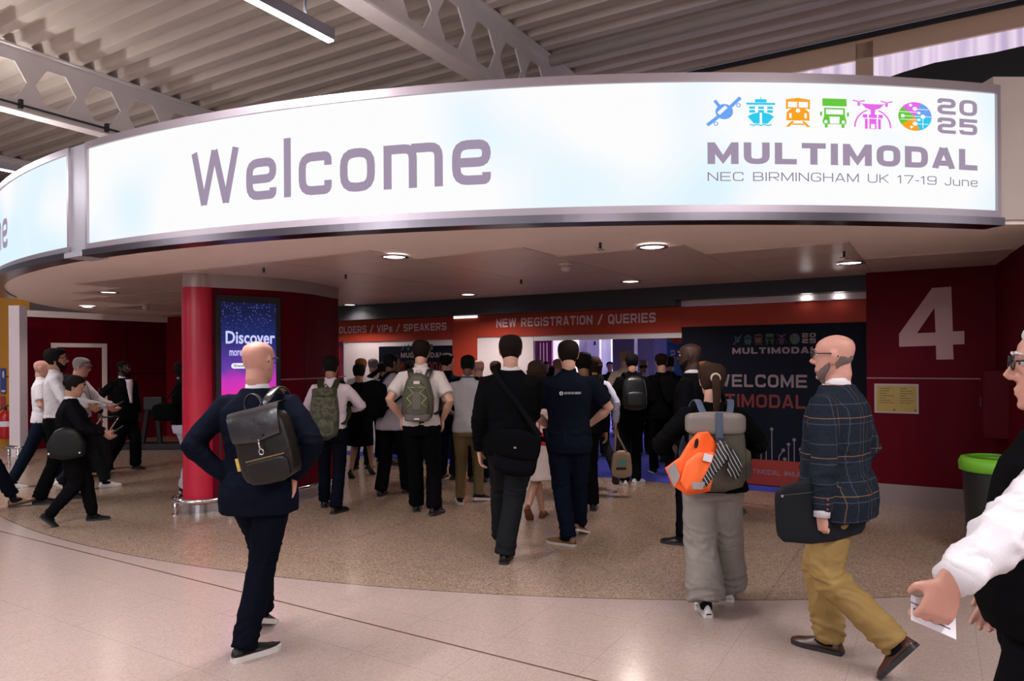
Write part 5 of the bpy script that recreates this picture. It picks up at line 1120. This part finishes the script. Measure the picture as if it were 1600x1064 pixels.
# 12 --- black jacket with black rucksack, white trainers
at=(987,9.3,0,1.70)
p=person('man in a black jacket with a black rucksack and white trainers',*at[:3],h=at[3],skin_='tan',hair='short',hairc='black',feet=(G(at,975,760,0,0),G(at,993,757,-40,0)),hands=((-.2,.2,1.0),(.2,.2,1.0)),over=dict(JK(BK2),hem=.86),low=TR(BKT),collar=(BK2,.03),shoes=(WSHOE,WSOLE),det=1)
b=bagroot('rucksack','shiny black rucksack on the man with white trainers','rucksack',p,p['T'](0,-.20,1.22)); GB=pbr('glossy black nylon',(.010,.012,.014),.35,bump=.2,bscale=60); rbox(MB(),.31,.46,.16,4,(1,1,.8)).build('body',GB,b,smooth=True); rbox(MB(),.23,.2,.06,4,c=(0,-.08,-.07)).build('front_pocket',GB,b,smooth=True); shoulder_straps(b,p,BK)
# 15 --- short-haired man in black with sling bag
at=(1033,10.0,5,1.70)
p=person('short-haired man in black with a black sling bag, at the right of the queue',*at[:3],h=at[3],skin_='fair',hair='short',hairc='dkbrown',feet=((-.1,.05,0,0),(.1,-.1,-10,10)),hands=((-.26,.05,.86),(.26,.05,.86)),top=SH(BK2,hem=.86),low=TR(BKT),shoes=(SNK,WSOLE),det=1)
b=bagroot('sling_bag','black sling bag across the back of the short-haired man','bag',p,p['T'](.06,-.19,1.24),-25); rbox(MB(),.24,.40,.12,4,(1,1,.8)).build('body',BK,b,smooth=True); strap(b,p,[p['T'](.1,-.15,1.36),p['T'](.12,-.09,1.48),p['T'](.12,.05,1.48),p['T'](.05,.13,1.3)],BK,.02)
# 16 --- black man in a dark suit, profile to the left
at=(1078,6.5,60,1.775)
p=person('bald black man in a dark suit facing left, phone in his lowered hand',*at[:3],h=at[3],skin_='dark',w=1.05,hair='bald',hairc='black',beard='short',feet=(G(at,1066,853,0,0),G(at,1160,826,10,40,.12)),hands=(L(at,1053,712,6.38),(.25,.10,.86)),epole=((-.6,-1,0),(.6,-1,0)),
  over=JK(BK),top=SH(WSH,sleeve=None),low=TR(BKT),collar=(WSH,.026),shoes=(LEA,SOLE),head=(8,0),det=1,hdir=((0,.35,-1),None))
Mw=p['M']; hw=Mw@(p['W'][0]+Vector((0,.05,-.10))); t=thing('phone','dark phone held low in the hand of the man in the dark suit','phone',hw,rad(60)); MB().box((0,0,0),(.075,.15,.009)).build('case',M_BLACK,t,M=Matrix.Rotation(rad(-25),4,'X'),bevel=.003); MB().box((0,0,.0052),(.066,.138,.001)).build('screen',pbr('phone glass',(.02,.02,.025),.1),t,M=Matrix.Rotation(rad(-25),4,'X'))
# 17 --- woman with ponytail
at=(1112,4.6,-4,1.605)
p17=person('woman with a brown ponytail, black top and wide grey trousers',*at[:3],h=at[3],skin_='fair',female=True,w=1.12,hair='pony',hairc='brown',feet=(G(at,1101,962,4,0),G(at,1136,938,-6,0)),hands=((-.25,.25,1.02),(.25,.25,1.02)),epole=((-1,-.5,0),(1,-.5,0)),
  top=SH(BK2,hem=.86,off=.022,r0=.07,r1=.062,flare=.05,name='top'),low=TR(GLIN,rk=.115,rc=.135,rt=.118,fold=.009,drop=-.012),shoes=(WSHOE,WSOLE),sole_t=.034,det=0)
b=bagroot('rucksack','olive roll-top rucksack with blue straps on the woman with the ponytail','rucksack',p17,Vector(L(at,1119,712,4.38))*p17['k']); OL=pbr('olive canvas',(.068,.058,.040),.75,bump=.3,bscale=200,var=.12); TA=pbr('taupe roll top',(.17,.14,.125),.6,bump=.15,bscale=120,var=.1); BLU=pbr('slate blue webbing',(.05,.07,.12),.7)
rbox(MB(),.34,.46,.15,6,(1,1,.92)).build('body',OL,b,smooth=True); q=MB(); rbox(q,.36,.145,.13,5,c=(-.015,-.03,.195)); q.build('roll_top',TA,b,smooth=True); rbox(MB(),.08,.20,.09,4,c=(.165,.0,-.06)).build('side_pocket',OL,b,smooth=True)
MB().box((-.005,-.10,.17),(.042,.012,.20)).build('buckle_strap',BLU,b,bevel=.003); MB().box((-.005,-.108,.105),(.05,.015,.03)).build('buckle',M_DARKM,b,bevel=.003)
shoulder_straps(b,p17,BLU,x=.115,zb=1.34,w=.022,yb=-.155)
OR=pbr('fluorescent orange',(1.0,.12,.012),.6,bump=.3,bscale=30); OR2=pbr('bright orange vest',(1.0,.16,.03),.6)
b2_=thing('safety_vest','fluorescent orange safety vest tucked behind the rucksack flap','safety vest',(0,0,0)); b2_.matrix_world=b.matrix_world@Matrix.Translation((-.135,-.095,-.04))@Matrix.Rotation(rad(9),4,'Y')@Matrix.Rotation(rad(8),4,'Z')
def cloth_sheet(poly,th,seed,amp=.010,hol=()):
    m=MB(); loops=[[Vector((x,0,z)) for x,z in poly]]
    bm=bmesh.new(); vs=[bm.verts.new((x,0,z)) for x,z in poly]; bm.faces.new(vs); bmesh.ops.triangulate(bm,faces=bm.faces)
    bmesh.ops.subdivide_edges(bm,edges=bm.edges,cuts=5,use_grid_fill=True); bmesh.ops.triangulate(bm,faces=bm.faces)
    for v in bm.verts: v.co.y=amp*noise.noise(Vector((v.co.x*14+seed,seed,v.co.z*7)))-.02*(1-min(1,abs(v.co.x)*8))
    bm.verts.ensure_lookup_table(); V=[v.co.copy() for v in bm.verts]; Fs=[tuple(v.index for v in f.verts) for f in bm.faces]; bm.verts.index_update()
    E_=[(e.verts[0].index,e.verts[1].index) for e in bm.edges if e.is_boundary]; n=len(V)
    m.add(V+[q+Vector((0,th,0)) for q in V],Fs+[tuple(i+n for i in f[::-1]) for f in Fs]+[(a,b_,b_+n,a+n) for a,b_ in E_]); bm.free(); return m
cloth_sheet([(-.03,.185),(.03,.20),(.09,.14),(.12,.10),(.10,-.16),(-.04,-.20),(-.13,-.16),(-.19,-.06),(-.11,.02),(-.07,.12)],.02,3).build('body',OR,b2_,smooth=True)
cloth_sheet([(-.08,.0),(-.02,.07),(.10,.085),(.095,-.14),(-.05,-.18),(-.10,-.12)],.012,8,.012).build('front_fold',OR2,b2_,smooth=True,M=Matrix.Translation((0,-.022,0)))
MB().box((.035,-.047,.05),(.055,.004,.045),Matrix.Rotation(rad(6),4,'Y')).build('paper_tag',M_WHITE,b2_); cloth_sheet([(-.19,-.06),(-.15,-.01),(-.105,-.09),(-.13,-.16)],.006,2,.004).build('reflective_band',pbr('grey reflective',(.30,.28,.28),.4),b2_,M=Matrix.Translation((0,-.025,0))); cloth_sheet([(-.04,-.11),(.04,-.10),(.03,-.145),(-.03,-.15)],.005,2,.004).build('reflective_band',pbr('grey reflective',(.30,.28,.28),.4),b2_,M=Matrix.Translation((0,-.05,0)))
MB().lathe([(.001,0),(.012,0),(.012,.004),(.001,.004)],seg=12).build('slot',M_BLACK,b2_,M=Matrix.Translation((-.035,-.022,.12))@Matrix.Rotation(rad(90),4,'X')@Matrix.Diagonal((1,2.6,1,1)))
def stripes():
    m=pbr('black and white scarf',(.01,.01,.01),.6); n,l=nt(m); b=n['Principled BSDF']; tc=n.new('ShaderNodeTexCoord'); mp=n.new('ShaderNodeMapping'); mp.inputs['Rotation'].default_value=(0,rad(28),0); l.new(tc.outputs['Object'],mp.inputs[0]); w_=n.new('ShaderNodeTexWave'); w_.bands_direction='X'; w_.inputs['Scale'].default_value=15; w_.inputs['Distortion'].default_value=1.2; w_.inputs['Detail'].default_value=0; l.new(mp.outputs[0],w_.inputs[0])
    g=n.new('ShaderNodeMath'); g.operation='GREATER_THAN'; g.inputs[1].default_value=.90; l.new(w_.outputs[1],g.inputs[0]); mx=n.new('ShaderNodeMix'); mx.data_type='RGBA'; l.new(g.outputs[0],mx.inputs[0]); mx.inputs[6].default_value=(.008,.008,.009,1); mx.inputs[7].default_value=(.45,.43,.43,1); l.new(mx.outputs[2],b.inputs['Base Color']); return m
STR=stripes(); sc_=thing('scarf','black and white patterned scarf tied to the front of the olive rucksack','scarf',(0,0,0)); sc_.matrix_world=b.matrix_world@Matrix.Translation((.0,-.125,.06))
cloth_sheet([(-.02,.02),(.02,.02),(.045,-.05),(-.02,-.14),(-.09,-.235),(-.15,-.25),(-.10,-.17),(-.05,-.08)],.012,1,.016).build('tail',STR,sc_,smooth=True)
cloth_sheet([(-.015,.02),(.025,.02),(.10,-.04),(.125,-.12),(.095,-.195),(.03,-.16),(.04,-.06)],.012,5,.016).build('tail',STR,sc_,smooth=True)
MB().ball((0,0,.02),(.026,.02,.022),12,8).build('knot',STR,sc_,smooth=True)
# 18 --- tweed jacket man
at=(1310,3.82,46,1.765)
p18=person('bald bearded man in a check tweed jacket and mustard chinos walking left',*at[:3],h=at[3],skin_='pink',w=1.26,hair='fringe',hairc='greystub',beard='short',feet=((-.09,-.40,-4,52,.05),(.08,.09,2,0)),hands=(L(at,1282,820,3.60),(.19,.10,.96)),epole=((-.5,-1,0),(1,-.9,0)),
  over=JK(TWEED),top=SH(WSH,sleeve=None),low=TR(CHINO,rk=.088,rc=.078,rt=.108,fold=.011),collar=(WSH,.030),shoes=(DBR,SOLE),head=(10,0),glasses=M_BLACK,det=0,belly=.03,lean=2,hdir=((.05,.12,-1),(-.3,.8,-.5)),curl=(.9,.5),thumb=((0,1,0),(0,1,.2)),kneepole=(-.2,1,0))
k=p18['k']; T=p18['T']; e,wv=p18['E'][0],p18['W'][0]; dd=(wv-e).normalized()
MB().tube([wv-dd*.05,wv-dd*.02,wv+dd*.022],[.042,.0425,.041],18).build('shirt_cuff',WSH,p18['root'],smooth=True)
for q in range(3): MB().ball(e.lerp(wv,.72+.09*q)+Vector((-.03,-.038,0)),(.008,.008,.008),8,6).build('cuff_button',pbr('maroon button',(.10,.02,.02),.4),p18['root'],smooth=True)
c_=thing('document_case','slim black leather document case under the arm of the tweed jacket man','document case',(0,0,0))
c_.matrix_world=Matrix.Translation(Vector((PX(1281,3.63),3.63,EYE+(HZ-800)/F*3.63)))@Matrix.Rotation(rad(10),4,'Z')@Matrix.Rotation(rad(-3),4,'Y')
CL=pbr('blue black leather',(.006,.0075,.010),.55,bump=.15,bscale=150,spec=.15)
rbox(MB(),.50,.335,.030,12,(1,1,1)).build('body',CL,c_,smooth=True,edge=50); MB().box((.0,-.017,.10),(.46,.004,.006)).build('zip',M_DARKM,c_); MB().box((-.225,-.02,.098),(.012,.008,.012)).build('zip_pull',M_STEEL,c_); MB().box((.10,-.018,.075),(.03,.004,.006)).build('badge',pbr('brass',(.35,.24,.12),.3,1),c_)
# 19 --- white-haired man entering on the right
at=(1651,1.98,62,1.73)
p19=person('white-haired man in glasses, white shirt and black waistcoat at the right edge',*at[:3],h=at[3],skin_='pink',w=1.12,hair='thin',hairc='white',feet=((-.1,.25,0,0),(.1,-.35,0,35)),hands=(L(at,1482,912,1.62),(.27,.10,.9)),epole=((-.5,-1,-.4),(.6,-1,0)),
  top=SH(WSH,off=.016,r0=.074,r1=.062,r2=.043,fold=.012),over=dict(name='waistcoat',mat=BK2,off=.036,hem=.90,ztop=1.45,sleeve=None,offtop=.024,fold=.003),low=TR(BKT,rk=.09,rc=.08,rt=.11),collar=(WSH,.030),shoes=(LEA,SOLE),glasses=M_BLACK,det=0,belly=.06,head=(0,0),
  hdir=((.0,.35,-1),None),curl=(.75,.5),thumb=((-.2,.9,0),(0,1,0)))
wv=p19['W'][0]; e=p19['E'][0]; dd=(wv-e).normalized(); MB().tube([wv-dd*.085,wv-dd*.03,wv+dd*.005],[.045,.043,.042],18).build('shirt_cuff',WSH,p19['root'],smooth=True)
Y=1.665; t=thing('card','white printed card in the hand of the white-haired man','card',(PX(1456,Y),Y,EYE+(HZ-968)/F*Y)); Mc=Matrix.Rotation(rad(24),4,'Y')@Matrix.Rotation(rad(-35),4,'X')
MB().box((0,0,0),(.115,.0015,.062),Mc).build('sheet',pbr('card white',(.66,.62,.66),.6),t)
ink=pbr('grey ink',(.10,.09,.11),.6)
for bx in ((-.03,-.002,.045,.006),(-.035,-.014,.03,.003),(-.035,.012,.05,.003),(.025,-.012,.035,.003)): MB().box((bx[0],-.0012,bx[1]),(bx[2],.0006,bx[3]),Mc).build('print_line',ink,t)
MB().tube([p19['M']@Vector((0,0,0))],.001,3) if 0 else None
# ------------------------------------------------------------------ left group
at=(88,8.3,-62,1.79)
pl=person('tall bearded man in a white shirt and black trousers at the left, looking right',*at[:3],h=at[3],skin_='tan',hair='curly',hairc='black',beard='full',feet=((-.1,.12,0,0),(.1,-.15,0,0)),hands=((-.18,.32,1.08),(.18,.33,1.10)),epole=((-.8,-1,0),(.8,-1,0)),top=SH(WSH,hem=.96),low=TR(BKT,rc=.075),collar=WSH,shoes=(LEA,SOLE),glasses=M_BLACK,det=1)
at=(112,7.15,-64,1.50)
pw=person('short woman in black walking right with a black handbag on her shoulder',*at[:3],h=at[3],skin_='tan',female=True,w=1.18,hair='bun',hairc='black',feet=((-.08,.20,0,0),(.08,-.30,0,42)),hands=((-.12,.34,1.06),(.12,.34,1.06)),epole=((-.8,-1,0),(.8,-1,0)),top=SH(WSH,sleeve=None),over=dict(JK(BK),hem=.80,off=.03),low=TR(BKT,rk=.085,rc=.062,rt=.115),shoes=(SNK,SOLE),collar=(WSH,.02),head=(0,14),det=1,belly=.03)
b=bagroot('handbag','black leather handbag on the shoulder of the short woman in black','bag',pw,pw['T'](.26,-.03,.98),0,rz=84); rbox(MB(),.33,.32,.12,3,(.95,1.0,.55)).build('body',pbr('soft black leather',(.004,.004,.004),.5,bump=.2,bscale=60,spec=.25),b,smooth=True)
strap(b,pw,[pw['T'](.25,-.10,1.12),pw['T'](.21,-.06,1.34),pw['T'](.17,-.01,1.488),pw['T'](.2,.06,1.34),pw['T'](.25,.08,1.12)],BK,.012); 
for s in(-1,1): MB().ball((s*.13,-.078,-.09),.011,10,6).build('stud',M_STEEL,b,smooth=True)
def phone(P,lab,off=(0,.10,.02)):
    m=P['M']@((P['W'][0]+P['W'][1])/2+Vector(off)); t=thing('phone',lab,'phone',m,P['root'].rotation_euler[2]); R_=Matrix.Rotation(rad(35),4,'X'); MB().box((0,0,0),(.075,.15,.009),R_).build('case',M_BLACK,t,bevel=.003); MB().box((0,0,.0052),(.066,.138,.001),R_).build('screen',pbr('phone glass',(.02,.02,.025),.1),t)
phone(pw,'phone held in front of the short woman in black')
at=(124,9.1,-80,1.69)
p=person('grey-haired man in glasses and white shirt looking at a phone beside the door',*at[:3],h=at[3],skin_='pink',hair='short',hairc='grey',feet=((-.1,.28,0,0),(.1,-.22,0,25)),hands=((-.10,.38,1.10),(.12,.38,1.10)),epole=((-.8,-1,0),(.8,-1,0)),top=SH(WSH,hem=.95),low=TR(DGT),collar=WSH,shoes=(WSHOE,WSOLE),glasses=M_BLACK,head=(0,12),det=1)
phone(p,'phone held by the grey-haired man in glasses')
strap_=[p['T'](.05,-.07,1.50),p['T'](.075,.02,1.49),p['T'](.06,.12,1.38),p['T'](0,.15,1.15)]; MB().tube(strap_,(.008,.003),6,ref=(1,0,0)).build('lanyard',pbr('dark lanyard',(.03,.06,.07),.6),p['root'],smooth=True)
at=(66,9.4,-62,1.66)
p=person('bald man in a white polo shirt and jeans half hidden behind the tall bearded man',*at[:3],h=at[3],skin_='pink',hair='fringe',hairc='stub',feet=((-.1,.22,0,0),(.1,-.36,0,12)),hands=((-.2,.3,1.05),(.22,.22,.98)),top=TS(WSH,hem=.88),low=TR(JEAN,rk=.08,rc=.07),collar=(WSH,.03),shoes=(WSHOE,WSOLE),sole_t=.03,det=1)
at=(193,10.7,-112,1.64)
p=person('man in a black suit and pale shirt in front of the left red wall',*at[:3],h=at[3],skin_='dark',w=1.1,hair='crop',hairc='black',beard='full',feet=((-.1,.14,0,0),(.1,-.30,0,35)),hands=((-.29,.0,.9),(.30,-.16,.92)),over=JK(BK),top=SH(PSH,sleeve=None),low=TR(BKT,rk=.09,rc=.085),collar=(PSH,.028),shoes=(LEA,SOLE),det=1,head=(20,0),belly=.03)
sf=MB(); R=[]
for i in range(8):
    z=1.46-.38*i/7; wd=.05*(1-.75*i/7)+.008
    R.append([p['T'](x,.150+bb+.028*math.exp(-((z-1.03)/.14)**2)-.02*(1 if z>1.42 else 0),z) for x,bb in((-wd,-.03),(-wd,0),(0,.012),(wd,0),(wd,-.03))])
sf.rings(R).build('shirt_front',PSH,p['root'],smooth=True)
Mh=p['M']@p['W'][1]; t=thing('suitcase','dark wheeled suitcase with pull-out handle behind the man in the black suit','suitcase',(PX(152,10.1),10.1,0),rad(20))
MB().box((0,0,.33),(.36,.24,.54)).build('body',cloth_c('suitcase',(.012,.012,.014)),t,bevel=.03)
for s in(-1,1):
    MB().tube([(s*.11,.0,.58),(s*.11+.16,.0,.84)],.010,8).build('handle_rod',M_CHROME,t,smooth=True); MB().lathe([(.001,-.015),(.035,-.015),(.035,.015),(.001,.015)],seg=14).build('wheel',M_BLACK,t,M=Matrix.Translation((s*.14,0,.035))@Matrix.Rotation(rad(90),4,'Y'))
MB().tube([(-.11+.16,0,.84),(.11+.16,0,.84)],.014,8).build('grip',M_BLACK,t,smooth=True)
at=(287,8.75,-45,1.63)
p=person('woman with long dark hair and pale jeans half hidden behind the red pillar',*at[:3],h=at[3],skin_='tan',female=True,hair='long',hairc='black',feet=((-.09,.04,0,0),(.09,.0,0,0)),hands=((-.2,.25,1.0),(.2,.25,1.0)),over=dict(JK(BK2),hem=.92),low=TR(PJEAN,rk=.072,rc=.075),shoes=(SNK,WSOLE),det=1)
b=bagroot('handbag','black shoulder bag of the woman behind the red pillar','bag',p,p['T'](.05,-.26,1.10),0,rz=60); rbox(MB(),.30,.22,.12,4,(1,1,.85)).build('body',BK,b,smooth=True); strap(b,p,[p['T'](.0,-.26,1.18),p['T'](.12,-.16,1.40),p['T'](.16,-.01,1.485),p['T'](.2,.06,1.3)],BK,.014)
at=(-50,7.75,-65,1.76)
p=person('person striding in at the left edge, tan brogue and navy trouser leg in view',*at[:3],h=at[3],skin_='fair',hair='short',hairc='brown',feet=((-.09,.42,0,-12),(.09,-.32,0,40)),hands=((-.26,.04,.86),(.26,.04,.86)),over=JK(NAVY),top=SH(WSH,sleeve=None),low=TR(NAVYT),shoes=(BRL,SOLE),det=1)
# ------------------------------------------------------------------ rest of the queue and the people inside the hall
def crowd(label,px,Y,h,sk,hair,hc,topm,lowm,yaw=0,bag=None,female=False,short=False,head=(0,0),hands=((-.2,.2,1.0),(.2,.2,1.0)),coll=True,**kw):
    f=random.uniform(-.12,.12); g=TS(topm,hem=.88) if short else (dict(JK(topm),hem=.86) if kw.pop('jk',False) else SH(topm,hem=.9))
    return person(label,px,Y,yaw,h=h,skin_=sk,hair=hair,hairc=hc,feet=((-.1,f,5,0),(.1,-f,-8,0)),hands=hands,top=g,low=TR(lowm),collar=(topm,.026) if coll else None,shoes=(LEA,SOLE),det=2,female=female,head=head,**kw)
crowd('brown-haired man in a white shirt glimpsed above the woman in the black top',564,10.6,1.66,'fair','short','ginger',WSH,BKT)
p=crowd('grey cropped man in a white shirt at the back of the left queue',583,11.8,1.66,'pink','crop','grey',WSH,BKT,head=(-20,0))
crowd('person in black raising one hand in front of the white wall panel',598,11.3,1.60,'brown','short','black',BK2,BKT,hands=((-.10,.22,1.62),(.2,.2,1.0)),epole=((-1,.2,-.6),(1,-.5,0)))
crowd('dark-haired man in a navy top turning right beside the red upright panel',699,9.7,1.72,'fair','short','dkbrown',NPOLO,JEAN,yaw=-18,head=(-38,0))
crowd('bald man in black with glasses in front of the red upright panel',747,9.45,1.63,'pink','fringe','stub',BK,BKT,head=(30,0),glasses=M_BLACK)
crowd('dark-haired person in black behind the black jacket',774,10.25,1.61,'fair','short','brown',BK2,BKT)
crowd('man in a white shirt inside the hall, facing left',841,12.6,1.62,'pink','short','grey',WSH,DGT,yaw=60)
crowd('woman with brown hair inside the hall, left of the navy polo',864,13.2,1.50,'fair','long','brown',BK2,BKT,yaw=40,female=True)
crowd('dark-haired man inside the hall beside the magenta lattice screen',852,14.0,1.58,'fair','short','dkbrown',NPOLO,BKT,yaw=-160)
crowd('blond man inside the hall close behind the navy polo',872,11.6,1.63,'fair','short','blond',GSH,BKT,yaw=-20)
crowd('dark-haired person in black at the hall entrance behind the brown-haired woman',934,11.8,1.60,'med','short','black',BK,BKT)
crowd('distant person in dark clothes deep inside the hall',953,15.6,1.56,'fair','short','black',BK,BKT,yaw=170)
crowd('blond man in a beige jumper in the queue behind the black jacket with white trainers',977,10.9,1.76,'fair','short','blond',BEIGE_T,DGT,yaw=-8,coll=False)
crowd('bald brown-skinned man with a white collar deep in the queue',1005,11.9,1.62,'med','fringe','black',WSH,BKT)
crowd('man with brown hair and black coat at the front of the right queue',1046,11.0,1.66,'fair','short','brown',BK,BKT,jk=True)
crowd('fair-skinned person hidden behind the dark suit by the navy board',1100,7.9,1.60,'fair','short','ginger',BK2,BKT,yaw=20)
crowd('dark-haired person in black in front of the navy board of the left queue',642,10.8,1.62,'brown','short','black',BK2,BKT)
